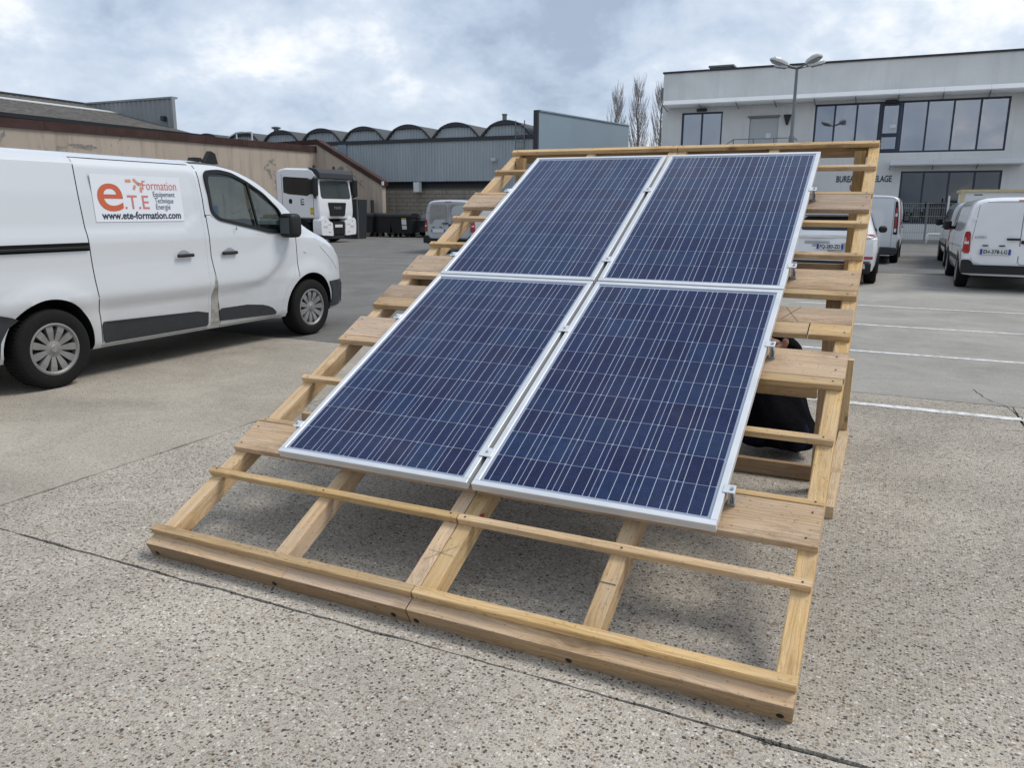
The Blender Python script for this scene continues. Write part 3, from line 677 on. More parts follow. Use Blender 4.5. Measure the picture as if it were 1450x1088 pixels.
for v, wh in ((0.19, 'the lowest wide plank'), (1.16, 'the plank below the panel joint'), (1.885, 'the plank above the panel joint'), (2.77, 'the highest wide plank')):
    clamp(-0.006, v, -1, 'silver end clamp on %s, edge facing the orange-sign van' % wh)
    clamp(2 * PWd + GP + 0.006, v, 1, 'silver end clamp on %s, edge facing the bay lines' % wh)
    clamp(ug, v, 0, 'silver middle clamp between panels over %s' % wh)
cb = MB(); cb.tube([(-0.10, 1.0, 0.44), (0.0, 1.03, 0.40), (0.1, 1.06, 0.42), (0.2, 1.1, 0.38), (0.35, 1.12, 0.45)], 0.004, 6); cb.tube([(-0.08, 1.0, 0.45), (0.03, 1.06, 0.37), (0.16, 1.08, 0.44), (0.3, 1.1, 0.44)], 0.004, 6)
tag(cb.build('panel_cable', 'rubber', smooth=True), 'thin black cable hanging below the lower solar panel', 'cable')

# ================================================================== VEHICLES
def section(zb, prof):
    """half profile (x fraction, z) densified with straight pieces"""
    out = []
    for (a, b), (c, d) in zip(prof, prof[1:]):
        L = math.hypot(c - a, d - b); n = max(1, int(L / 0.045))
        out += [(a + (c - a) * k / n, b + (d - b) * k / n) for k in range(n)]
    out.append(prof[-1]); return out
def body_loft(prof, W, ys, zt, wf, shear, zw, ztop, zb_f=None, disp=None, inset=0.0, o=(0, 0, 0)):
    sec = section(0, prof); m = len(sec); V = []; rows = 0
    for y in ys:
        t = zt(y) - inset; w = wf(y) * W - inset; zwy = min(zw, t - 0.10)
        for (xf, z) in sec:
            zz = z + (inset if z < 0.35 else 0)
            if z > zw: zz = zwy + (z - zw) * (t - zwy) / (ztop - zw)
            elif zwy < zw: zz = prof[0][1] + (z - prof[0][1]) * (zwy - prof[0][1]) / (zw - prof[0][1])
            if zb_f: zz = max(zz, zb_f(y)) if z < 0.4 else zz
            x = xf * w
            if disp and xf > 0.9: x += disp(y, zz)
            V.append((x, y + shear(y) * (1 - min(1, xf) ** 2), zz))
        rows += 1
    n0 = len(V)
    full = []
    mb = MB(o); ring = 2 * m - 2
    for r in range(rows):
        half = V[r * m:(r + 1) * m]
        full += half + [(-p[0], p[1], p[2]) for p in half[-2:0:-1]]
    F = [(r * ring + k, r * ring + (k + 1) % ring, (r + 1) * ring + (k + 1) % ring, (r + 1) * ring + k) for r in range(rows - 1) for k in range(ring)]
    F += [list(range(ring - 1, -1, -1)), list(range((rows - 1) * ring, rows * ring))]
    mb.add(full, F); return mb
def bvh_of(mb):
    return BVHTree.FromPolygons([Vector(v) for v in mb.v], mb.f)
def boolean(ob, cutters):
    tmp = []
    for c in cutters:
        co = c.build('cutter', 'black_plastic'); tmp.append(co)
        md = ob.modifiers.new('b', 'BOOLEAN'); md.object = co; md.operation = 'DIFFERENCE'; md.solver = 'EXACT'
    dg = bpy.context.evaluated_depsgraph_get(); dg.update()
    me = bpy.data.meshes.new_from_object(ob.evaluated_get(dg)); ob.modifiers.clear(); old = ob.data; ob.data = me; bpy.data.meshes.remove(old)
    for t in tmp: d = t.data; bpy.data.objects.remove(t); bpy.data.meshes.remove(d)
def smooth_by_angle(me, ang=R(35)):
    b = bmesh.new(); b.from_mesh(me)
    for f in b.faces: f.smooth = True
    for e_ in b.edges:
        if len(e_.link_faces) == 2 and e_.calc_face_angle(0) > ang: e_.smooth = False
    b.to_mesh(me); b.free()
def superel(mb, c, r, e, nu=20, nv=12):
    def pw(x): return math.copysign(abs(x) ** e, x)
    V = []
    for j in range(nv + 1):
        t = -math.pi / 2 + math.pi * j / nv
        for i in range(nu):
            a = 2 * math.pi * i / nu; V.append((c[0] + r[0] * pw(math.cos(t)) * pw(math.cos(a)), c[1] + r[1] * pw(math.cos(t)) * pw(math.sin(a)), c[2] + r[2] * pw(math.sin(t))))
    return mb.add(V, [(j * nu + i, j * nu + (i + 1) % nu, (j + 1) * nu + (i + 1) % nu, (j + 1) * nu + i) for j in range(nv) for i in range(nu)])
tyre_p = [(0.215, -0.10), (0.225, -0.112), (0.30, -0.115), (0.325, -0.10), (0.333, -0.07), (0.335, 0.0), (0.333, 0.07), (0.325, 0.10), (0.30, 0.115), (0.225, 0.112), (0.205, 0.10), (0.20, 0.03)]
def wheel(root, y, side, x_out, o, r=0.335, spokes=11, silver='hub_silver', simple=False):
    """side +1 right / -1 left; x_out outer face"""
    k = r / 0.335; xc = side * (x_out - 0.112 * k); c = (xc, y, r)
    t = MB(o); t.lathe([(a * k, b * k) for a, b in tyre_p], c, 'x', 40); w = t.build('wheel', 'rubber', root, smooth=True, angle=R(50))
    if not simple:
        tr = MB(o)
        for q in range(60):
            a = 2 * math.pi * q / 60; tr.obox((xc, y + 0.334 * k * math.cos(a), r + 0.334 * k * math.sin(a)), (0.075, 0, 0), (0, -0.006 * math.sin(a), 0.006 * math.cos(a)), (0, 0.004 * math.cos(a), 0.004 * math.sin(a)))
        tr.build('tread', 'rubber', w)
    d = MB(o); d.lathe([(0.0, 0.045 * side), (0.2 * k, 0.045 * side)], c, 'x', 24); d.build('wheel_disc', 'black_plastic', w, fix=False)
    h = MB(o); s = side
    h.lathe([(0.222 * k, 0.09 * s), (0.222 * k, 0.108 * s), (0.205 * k, 0.112 * s), (0.192 * k, 0.098 * s), (0.192 * k, 0.05 * s)], c, 'x', 40)
    h.lathe([(0.0001, 0.104 * s), (0.03 * k, 0.104 * s), (0.036 * k, 0.098 * s), (0.07 * k, 0.088 * s), (0.078 * k, 0.06 * s)], c, 'x', 24)
    for q in range(spokes):
        a = 2 * math.pi * q / spokes; ca, sa = math.cos(a), math.sin(a)
        def P(rad, tan, x): return (xc + x * s, y + (rad * ca - tan * sa) * k, r + (rad * sa + tan * ca) * k)
        w0, w1 = 0.016, 0.030
        V = [P(0.06, -w0, 0.088), P(0.06, w0, 0.088), P(0.15, w1 * 0.95, 0.100), P(0.198, w1, 0.098), P(0.198, -w1, 0.098), P(0.15, -w1 * 0.95, 0.100),
             P(0.06, -w0, 0.06), P(0.06, w0, 0.06), P(0.15, w1 * 0.9, 0.06), P(0.198, w1, 0.06), P(0.198, -w1, 0.06), P(0.15, -w1 * 0.9, 0.06)]
        h.add(V, [(0, 1, 2, 5), (5, 2, 3, 4), (0, 6, 7, 1), (1, 7, 8, 2), (2, 8, 9, 3), (3, 9, 10, 4), (4, 10, 11, 5), (5, 11, 6, 0)])
    h.build('hubcap', silver, w)
    if not simple:
        e_ = MB(o); e_.add([(xc + 0.1055 * s, y + a * 0.02, r + b * 0.028) for a, b in ((0, 1), (0.62, 0), (0, -1), (-0.62, 0), (0, 0.5), (0.3, 0), (0, -0.5), (-0.3, 0))], [(0, 1, 5, 4), (1, 2, 6, 5), (2, 3, 7, 6), (3, 0, 4, 7)]); e_.build('emblem', 'chrome', w)
    return w
def plate(root, txt, x, y, z, o, w=0.52, h=0.11, left=True):
    p = MB(o).box((x - w / 2, y - 0.008, z - h / 2), (x + w / 2, y, z + h / 2), 0.002).build('number_plate', 'plate_white', root)
    b = MB(o); b.box((x - w / 2 + 0.002, y - 0.0095, z - h / 2 + 0.003), (x - w / 2 + 0.045, y - 0.008, z + h / 2 - 0.003)); b.box((x + w / 2 - 0.045, y - 0.0095, z - h / 2 + 0.003), (x + w / 2 - 0.002, y - 0.008, z + h / 2 - 0.003)); b.build('blue_band', 'plate_blue', p)
    if txt: text_mb(MB(o), txt, (x - w / 2 + 0.06, y - 0.0098, z - 0.033), (1, 0, 0), (0, 0, 1), 0.100, width=w - 0.12, off=0.03).build('lettering', 'ink', p, fix=False)

# ---- the compact panel van used twice (nose towards +Y) ----
TY0 = 3.2
TO = (0, -TY0, 0)
tr_prof = [(0, 0.27), (0.80, 0.27), (0.925, 0.265), (0.955, 0.31), (0.972, 0.45), (0.992, 0.66), (1.0, 0.72), (0.996, 0.95), (0.987, 1.20), (0.972, 1.32), (0.948, 1.60), (0.918, 1.78), (0.892, 1.855), (0.845, 1.905), (0.76, 1.94), (0.55, 1.968), (0, 1.985)]
tr_zt = [(0.55, 1.95), (0.62, 1.975), (1.0, 1.985), (3.55, 1.985), (3.80, 1.955), (4.05, 1.875), (4.45, 1.635), (4.80, 1.335), (4.95, 1.245), (5.15, 1.175), (5.40, 1.06), (5.52, 0.96), (5.60, 0.82), (5.66, 0.70)]
tr_wf = [(0.55, 0.955), (0.60, 0.985), (0.75, 1.0), (4.9, 1.0), (5.15, 0.985), (5.35, 0.95), (5.5, 0.895), (5.6, 0.83), (5.66, 0.76)]
WT = 0.985
def tr_disp(y, z):
    d = 0.0
    zc = smooth_pts([(0.5, 0.70), (3.2, 0.70), (3.8, 0.715), (4.1, 0.78), (4.35, 0.95), (4.5, 1.12), (4.6, 1.2)], y)
    if y < 4.6:
        d -= 0.030 * sstep(0.0, 0.085, zc - z) * (1 - sstep(4.25, 4.6, y))
        d -= 0.012 * sstep(0.0, 0.30, z - zc) * (1 - sstep(0.3, 0.62, z - zc))
    if z > 1.24 and y < 3.25:                     # pressed upper panel
        top = 1 - sstep(1.80, 1.835, z); edge = sstep(1.25, 1.285, z) if y < 2.95 else sstep(1.25 + (y - 2.95) * 0.62, 1.29 + (y - 2.95) * 0.62, z)
        d -= 0.013 * top * edge * (1 - sstep(3.185, 3.215, y)) * sstep(0.75, 0.8, y)
    for wy in (1.54, 4.83):                        # swelling above the wheel arch
        r_ = math.hypot(y - wy, z - 0.335)
        if r_ < 0.62: d += 0.022 * sstep(0.62, 0.50, r_) if False else 0.022 * (1 - sstep(0.44, 0.60, r_))
    return d
def tr_shear(y): return 0.20 * sstep(3.5, 5.2, y) + 0.05 * sstep(5.3, 5.6, y) + 0.02 * (1 - sstep(0.55, 0.9, y)) * -1
def make_trafic(label, sign):
    root = empty('panel_van'); o = TO
    ys = [0.55, 0.57, 0.60, 0.65] + [0.70 + 0.035 * i for i in range(142)] 
    ys = [y for y in ys if y < 5.655] + [5.66]
    mb = body_loft(tr_prof, WT, ys, lambda y: smooth_pts(tr_zt, y), lambda y: smooth_pts(tr_wf, y), tr_shear, 1.15, 1.985, disp=tr_disp)
    bv = bvh_of(mb)
    sh = MB(o); sh.v = [tuple(Vector(v) + Vector(o)) for v in mb.v]; sh.f = mb.f; sh.m = mb.m
    body = sh.build('body', ['white_paint', 'black_plastic', 'cab_lining'], root)
    cut = []
    for wy in (1.54, 4.83):
        for s in (-1, 1):
            c = MB(o); c.lathe([(0.0001, 0), (0.405, 0), (0.405, 0.62), (0.0001, 0.62)], (0.55 if s > 0 else -1.17, wy, 0.345), 'x', 56); cut.append(c)
    win = [(3.385, 1.445), (3.47, 1.375), (4.20, 1.235), (4.47, 1.225), (4.50, 1.30), (4.40, 1.48), (4.15, 1.655), (3.93, 1.765), (3.72, 1.845), (3.55, 1.868), (3.40, 1.852), (3.365, 1.80)]
    win = rounded(win, 0.05, 3)
    c = MB(o); c.prism(win, 'x', -1.3, 1.3); cut.append(c)
    wsp = rounded([(-0.76, 1.30), (0.76, 1.30), (0.69, 1.84), (-0.69, 1.84)], 0.08, 4)
    c = MB(o); c.prism(wsp, 'y', 4.02, 5.7); cut.append(c)
    # cab cavity, kept inside the shell
    cab = body_loft(tr_prof, WT, [3.36 + 0.08 * i for i in range(18)], lambda y: smooth_pts(tr_zt, y) , lambda y: smooth_pts(tr_wf, y), tr_shear, 1.15, 1.985, inset=0.06, zb_f=lambda y: 0.62, o=o)
    cut.append(cab)
    boolean(body, cut)
    me = body.data
    for p in me.polygons:
        c_ = p.center; yy = c_.y + TY0
        arch = any(math.hypot(yy - wy, c_.z - 0.345) < 0.412 for wy in (1.54, 4.83)) and abs(p.normal.x) < 0.9 or (any(math.hypot(yy - wy, c_.z - 0.345) < 0.40 for wy in (1.54, 4.83)))
        inside = 3.3 < yy < 4.98 and abs(c_.x) < 0.86 * (1 if c_.z < 1.5 else 0.93) and c_.z > 0.5
        p.material_index = 1 if arch or (p.normal.z < -0.6 and c_.z < 0.45) else 2 if (inside and not (c_.z > 1.95)) else 0
    smooth_by_angle(me, R(28))
    def P(name, poly, axis, off, mat, parent=root, **k):
        return patch(MB(o), bv, poly, axis, off, **k).build(name, mat, parent, smooth=True, angle=R(40))
    A = ('x+', 'x-')
    slide = [(2.03, 0.285), (3.265, 0.285), (3.262, 1.0), (3.245, 1.4), (3.225, 1.90), (1.955, 1.905), (1.945, 1.60), (1.965, 1.22), (1.985, 0.85), (2.015, 0.55)]
    door = [(3.435, 0.285), (4.345, 0.285), (4.36, 0.45), (4.42, 0.60), (4.545, 0.75), (4.565, 0.95), (4.57, 1.19), (4.52, 1.33), (4.42, 1.515), (4.17, 1.69), (3.95, 1.80), (3.73, 1.885), (3.55, 1.912), (3.30, 1.912), (3.305, 1.5), (3.325, 1.0), (3.37, 0.72), (3.41, 0.5)]
    for ax in A:
        right = ax == 'x+'
        sg = 1 if right else -1
        g = P('shut_gap', slide, ax, 0.0008, 'shut_line', step=0.03, grow=0.006, rim=0.004) if right else None
        if right:
            sd = P('sliding_door', slide, ax, 0.006, 'white_paint', step=0.03, rim=0.004)
            rec = P('handle_recess', chaikin(rect(2.90, 1.02, 3.04, 1.09), 2), ax, 0.0075, 'recess_grey', sd, rim=0.001)
            hb = MB(o); hb.box((WT + 0.004, 2.865, 1.022), (WT + 0.03, 3.075, 1.056), 0.011); hb.build('handle', 'black_plastic', sd)
        # front door: a ring of sheet round the window opening
        lo = [p for p in door if p[1] <= 1.25] ; 
        P('shut_gap', [p for p in door], ax, 0.0012, 'shut_line', step=0.05, grow=0.006, rim=0.003) if False else None
        low = [(3.435, 0.285), (4.345, 0.285), (4.36, 0.45), (4.42, 0.60), (4.545, 0.75), (4.565, 0.95), (4.57, 1.20), (4.20, 1.205), (3.47, 1.34), (3.36, 1.42), (3.308, 1.42), (3.325, 1.0), (3.37, 0.72), (3.41, 0.5)]
        P('shut_gap', low, ax, 0.0008, 'shut_line', step=0.03, grow=0.006, rim=0.003)
        P('shut_gap', [(3.291, 1.40), (3.301, 1.40), (3.289, 1.905), (3.279, 1.905)], ax, 0.001, 'shut_line', step=0.03, rim=0.002)
        fd = P('front_door', low, ax, 0.006, 'white_paint', step=0.03, rim=0.004)
        P('handle_recess', chaikin(rect(3.50, 1.02, 3.64, 1.09), 2), ax, 0.0075, 'recess_grey', fd, rim=0.001)
        hb = MB(o); hb.box((sg * (WT + 0.004) - 0.013, 3.455, 1.022), (sg * (WT + 0.004) + 0.020, 3.665, 1.056), 0.011); hb.build('handle', 'black_plastic', fd)
        # window: rubber surround, pane, divider
        gl = MB(o); xs = lambda y, z: sg * (WT * (0.978 - (z - 1.25) * 0.085) - 0.012 - 0.03 * sstep(4.1, 4.6, y))
        n = len(win); cy_w = sum(p[0] for p in win) / n; cz_w = sum(p[1] for p in win) / n
        gl.add([(xs(*p), *p) for p in win], [list(range(n))]); pn = gl.build('window', 'van_glass', root, fix=False)
        rb = MB(o); inner = [(cy_w + (p[0] - cy_w) * 0.955, cz_w + (p[1] - cz_w) * 0.90) for p in win]
        outer = [(cy_w + (p[0] - cy_w) * 1.02, cz_w + (p[1] - cz_w) * 1.035) for p in win]
        V = [(xs(*p) + sg * 0.022, *p) for p in outer] + [(xs(*p) + sg * 0.022, *p) for p in inner] + [(xs(*p) - sg * 0.01, *p) for p in outer] + [(xs(*p) - sg * 0.01, *p) for p in inner]
        Fq = []
        for i in range(n):
            j = (i + 1) % n; Fq += [(i, j, n + j, n + i), (2 * n + i, 2 * n + j, 3 * n + j, 3 * n + i), (i, j, 2 * n + j, 2 * n + i), (n + i, n + j, 3 * n + j, 3 * n + i)]
        rb.add(V, Fq); rb.build('seal', 'black_plastic', pn)
        dv = MB(o); dv.bar((xs(3.93, 1.75) + sg * 0.012, 3.925, 1.765), (xs(4.02, 1.27) + sg * 0.012, 4.03, 1.265), 0.022, 0.022); dv.build('divider', 'black_plastic', pn)
        # lower mouldings, rail, mirror, lamps
        P('moulding', rounded([(2.035, 0.305), (3.262, 0.305), (3.262, 0.468), (2.02, 0.50)], 0.02), ax, 0.012, 'grey_plastic', rim=0.012)
        P('moulding', rounded([(3.43, 0.315), (4.30, 0.31), (4.22, 0.39), (4.10, 0.435), (3.85, 0.468), (3.40, 0.468)], 0.04), ax, 0.012, 'grey_plastic', rim=0.012)
        if right:
            rl = P('door_rail', rect(0.72, 1.128, 1.962, 1.198), ax, 0.002, 'shut_line', rim=0.002)
            P('roof_seam', rect(1.95, 1.9055, 3.225, 1.9125), ax, 0.003, 'shut_line', step=0.03, rim=0.002)
            rr = MB(o); rr.box((WT - 0.012, 0.72, 1.147), (WT + 0.008, 1.955, 1.168), 0.003); rr.build('track', 'black_plastic', rl)
            P('dented_pillar', [(3.30, 0.30), (3.41, 0.30), (3.395, 0.62), (3.355, 0.86), (3.31, 0.62)], ax, 0.003, 'bare_metal', rim=0.002).__setitem__('label', 'scraped and dented lower door pillar')
        mr = empty('mirror', parent=root); mm = MB(o); ym, zm = 4.50, 1.30
        superel(mm, (sg * 1.065, 4.425, 1.305), (0.10, 0.095, 0.135), 0.45)
        mm.build('mirror_housing', 'black_plastic', mr, smooth=True, angle=R(40))
        ar = MB(o); ar.prism([(4.38, 1.19), (4.50, 1.19), (4.50, 1.27), (4.38, 1.30)], 'x', sg * 0.90, sg * 1.02); ar.build('mirror_arm', 'black_plastic', mr)
        gm = MB(o); gm.add([(sg * 1.0, 4.327, 1.22), (sg * 1.13, 4.327, 1.22), (sg * 1.13, 4.329, 1.39), (sg * 1.0, 4.329, 1.39)], [(0, 1, 2, 3)]); gm.build('mirror_glass', 'car_window', mr, fix=False)
        P('headlight', rounded([(5.02, 1.06), (5.30, 0.86), (5.42, 0.74), (5.40, 0.86), (5.30, 0.985), (5.10, 1.10)], 0.03), ax, 0.004, 'lamp_clear', step=0.025, rim=0.004)
        P('side_repeater', chaikin(rect(4.73, 0.985, 4.79, 1.015), 1), ax, 0.006, 'lamp_clear', rim=0.005)
        P('wing_gap', [(4.602, 0.72), (4.610, 0.72), (4.612, 1.17), (4.604, 1.17)], ax, 0.0015, 'shut_line', rim=0.002, step=0.05)
        for wy in (1.54, 4.83): wheel(root, wy, sg, 0.985, o)
        # front bumper side and rear bumper side
        P('bumper_side', [(5.19, 0.30), (5.50, 0.30), (5.53, 0.42), (5.50, 0.62), (5.18, 0.62), (5.245, 0.50), (5.25, 0.40)], ax, 0.012, 'grey_plastic', step=0.03, rim=0.03)
        P('bumper_side', [(0.63, 0.30), (1.10, 0.30), (1.115, 0.45), (1.18, 0.555), (1.28, 0.615), (1.05, 0.68), (0.63, 0.72)], ax, 0.012, 'grey_plastic', step=0.03, rim=0.03)
        # tail lamp wrapping the rear corner
        P('tail_light', rounded([(0.60, 0.88), (0.70, 0.90), (0.74, 1.40), (0.68, 1.82), (0.60, 1.82)], 0.02), ax, 0.006, 'tail_red', rim=0.006)
    # rear face
    for s in (-1, 1):
        x0, x1 = sorted((s * 0.012, s * 0.76))
        P('shut_gap', rect(x0, 0.50, x1, 1.88), 'y-', 0.001, 'shut_line', grow=0.006, rim=0.003, step=0.06)
        rd = P('rear_door', rect(x0, 0.50, x1, 1.88), 'y-', 0.004, 'white_paint', rim=0.004)
        a0, a1 = sorted((s * 0.10, s * 0.66)); P('pressed_panel', rounded(rect(a0, 1.15, a1, 1.76), 0.05), 'y-', 0.007, 'white_paint', rd, rim=0.004)
        tl = P('tail_light', rounded([tuple((s * a, b)) for a, b in ((0.80, 0.86), (0.915, 0.86), (0.90, 1.40), (0.85, 1.80), (0.79, 1.80))], 0.02), 'y-', 0.012, 'black_plastic', rim=0.015)
        for z0, z1, mt in ((0.93, 1.03, 'lamp_clear'), (1.05, 1.36, 'tail_red'), (1.37, 1.46, 'lamp_clear'), (1.47, 1.60, 'tail_red')):
            a0, a1 = sorted((s * 0.815, s * 0.875)); P('lens', rect(a0, z0, a1, z1), 'y-', 0.018, mt, tl, rim=0.008)
    hb = MB(o); hb.box((-0.05, 0.52, 1.0), (0.03, 0.55, 1.05), 0.008); hb.build('rear_handle', 'black_plastic', root)
    bm = MB(o); bm.box((-0.95, 0.48, 0.28), (0.95, 0.62, 0.49), 0.03); bm.build('rear_bumper', 'grey_plastic', root)
    # windscreen, bonnet front, grille
    P('windscreen', rounded([(-0.77, 1.29), (0.77, 1.29), (0.70, 1.85), (-0.70, 1.85)], 0.08), 'y+', 0.002, 'van_glass', step=0.05, rim=0.003)
    P('front_bumper', rounded([(-0.80, 0.28), (0.80, 0.28), (0.84, 0.62), (-0.84, 0.62)], 0.08), 'y+', 0.03, 'grey_plastic', step=0.05, rim=0.05)
    gr_ = P('grille', rounded([(-0.45, 0.66), (0.45, 0.66), (0.5, 0.80), (-0.5, 0.80)], 0.04), 'y+', 0.012, 'black_plastic', step=0.05, rim=0.02)
    # cab: seats, dashboard, wheel
    for sx in (-0.45, 0.42):
        se = MB(o); se.box((sx - 0.25, 3.60, 0.72), (sx + 0.25, 4.05, 0.95), 0.05); se.box((sx - 0.24, 3.46, 0.90), (sx + 0.24, 3.62, 1.48), 0.06); se.box((sx - 0.13, 3.47, 1.47), (sx + 0.13, 3.57, 1.68), 0.04); se.build('seat', 'seat_fabric', root)
    db = MB(o); db.box((-0.80, 4.42, 0.75), (0.80, 4.86, 1.17), 0.05); db.build('dashboard', 'grey_plastic', root)
    sw = MB(o); sw.tube([(-0.42 + 0.19 * math.cos(t), 4.33 - 0.08 * math.sin(t), 1.18 + 0.18 * math.sin(t)) for t in [2 * math.pi * k / 20 for k in range(21)]], 0.014, 6); sw.build('steering_wheel', 'black_plastic', root, smooth=True)
    cr = MB(o); cr.box((0.50, 3.50, 1.25), (0.72, 3.72, 1.52), 0.01); cr.build('crate', 'blue_crate', root)
    rf = MB(o); rf.prism([(3.62, 1.955), (3.80, 1.945), (3.77, 2.05), (3.71, 2.075)], 'x', 0.61, 0.67); rf.build('roof_bar_foot', 'black_plastic', root)
    rf = MB(o); rf.prism([(3.45, 1.965), (3.60, 1.96), (3.56, 1.998), (3.47, 1.998)], 'x', 0.60, 0.68); rf.build('roof_fixing', 'black_plastic', root)
    tag(root, label, 'van')
    return root
van = make_trafic('white panel van with orange ETE Formation sign and damaged door pillar', True)
van.location = (-4.72, TY0, 0)
# second one of the same build, further back, without the sign
van2 = copy_tree(van); tag(van2, 'white panel van standing rear-on just beyond the white SUV', 'van'); van2.location = (1.80, 23.0 - 0.53 + TY0, 0); van2.rotation_euler = (0, 0, R(-1.5))
for ch in kids(van2):
    if ch.name.startswith(('roof_bar_foot', 'roof_fixing', 'dented_pillar', 'crate')): bpy.data.objects.remove(ch)
# the sign on the sliding door
sx = WT - 0.028
sg_ = empty('door_sign', parent=van); so = TO
def SX(z): return WT * (0.978 - (z - 1.25) * 0.085) - 0.006
def sq(mb, pts, e, mi=0): return mb.add([(SX(z) + e, y, z) for y, z in pts], [list(range(len(pts)))], mi)
sgp = MB(so); sgp.add([(SX(z) + e, y, z) for e in (0.004, 0) for y, z in rect(2.072, 1.368, 3.035, 1.778)], [(0, 1, 2, 3), (0, 4, 5, 1), (1, 5, 6, 2), (2, 6, 7, 3), (3, 7, 4, 0)])
sgp.build('sign_panel', 'sign_white', sg_)
TU_ = Vector((-0.084, 0, 1)).normalized()
def st(txt, y, z, size, width, mat, off=0.0):
    mb = MB(so); text_mb(mb, txt, (SX(z) + 0.0065, y, z), (0, 1, 0), TU_, size, width=width, off=off); mb.build('lettering', mat, sg_, fix=False)
st('www.ete-formation.com', 2.135, 1.393, 0.092, 0.86, 'sign_ink', 0.022)
st('.T.E', 2.385, 1.482, 0.175, 0.262, 'sign_pink', 0.004)
st('Formation', 2.60, 1.655, 0.118, 0.385, 'sign_pink', 0.0)
st('Equipement', 2.705, 1.593, 0.070, 0.25, 'sign_grey'); st('Technique', 2.715, 1.535, 0.070, 0.215, 'sign_grey'); st('Energie', 2.720, 1.478, 0.070, 0.165, 'sign_grey')
st('e', 2.118, 1.468, 0.50, 0.255, 'sign_orange', 0.006)
for (y, z, a, w, h) in ((2.452, 1.728, 2, 0.058, 0.026), (2.535, 1.722, -40, 0.07, 0.026), (2.573, 1.702, 5, 0.045, 0.026), (2.512, 1.672, 62, 0.042, 0.026), (2.580, 1.655, 80, 0.048, 0.028)):
    ca, sa = math.cos(R(a)), math.sin(R(a)); mb = MB(so)
    sq(mb, [(y + ca * p - sa * q, z + sa * p + ca * q) for p, q in ((-w / 2, -h / 2), (w / 2, -h / 2), (w / 2, h / 2), (-w / 2, h / 2))], 0.0065).build('logo_bar', 'sign_salmon', sg_, fix=False)
mb = MB(so); text_mb(mb, '4', (WT + 0.006, 3.655, 1.262), (0, 1, 0), (0, 0, 1), 0.06, off=0.0); mb.build('lettering', 'sign_ink', van, fix=False)

# ---- vehicles further off: one loft each, nose towards +Y, rear end at y = 0 ----
def far_body(prof, W, L, zt, wf, zw, ztop, hubs, r, mats, root, o, shear=lambda y: 0, arch=0.40, step=0.07):
    ys = [0.0, 0.015, 0.04] + [0.08 + step * i for i in range(int((L - 0.1) / step))] + [L]
    mb = body_loft(prof, W, ys, lambda y: smooth_pts(zt, y), lambda y: smooth_pts(wf, y), shear, zw, ztop)
    bv = bvh_of(mb); sh = MB(o); sh.v = [tuple(Vector(v) + Vector(o)) for v in mb.v]; sh.f = mb.f; sh.m = mb.m
    body = sh.build('body', [mats, 'black_plastic'], root); cut = []
    for wy in hubs:
        for s in (-1, 1):
            c = MB(o); c.lathe([(0.0001, 0), (arch, 0), (arch, 0.6), (0.0001, 0.6)], (W - 0.42 if s > 0 else -W - 0.18, wy, r + 0.01), 'x', 36); cut.append(c)
    boolean(body, cut)
    for p in body.data.polygons:
        c_ = Vector(p.center) - Vector(o); p.material_index = 1 if (p.normal.z < -0.6 and c_.z < 0.5) or any(math.hypot(c_.y - wy, c_.z - r - 0.01) < arch * 1.01 for wy in hubs) else 0
    smooth_by_angle(body.data, R(30))
    def P(name, poly, axis, off, mat, parent=root, **k):
        k.setdefault('rim', 0.004); k.setdefault('step', 0.05)
        return patch(MB(o), bv, poly, axis, off, **k).build(name, mat, parent, smooth=True, angle=R(40))
    return P, bv
def mir(s, poly): return [(s * a, b) for a, b in poly]
van_prof = [(0, 0.30), (0.80, 0.30), (0.93, 0.31), (0.965, 0.40), (0.99, 0.62), (1.0, 0.80), (0.985, 1.05), (0.955, 1.30), (0.91, 1.55), (0.87, 1.66), (0.80, 1.73), (0.66, 1.775), (0.4, 1.795), (0, 1.80)]
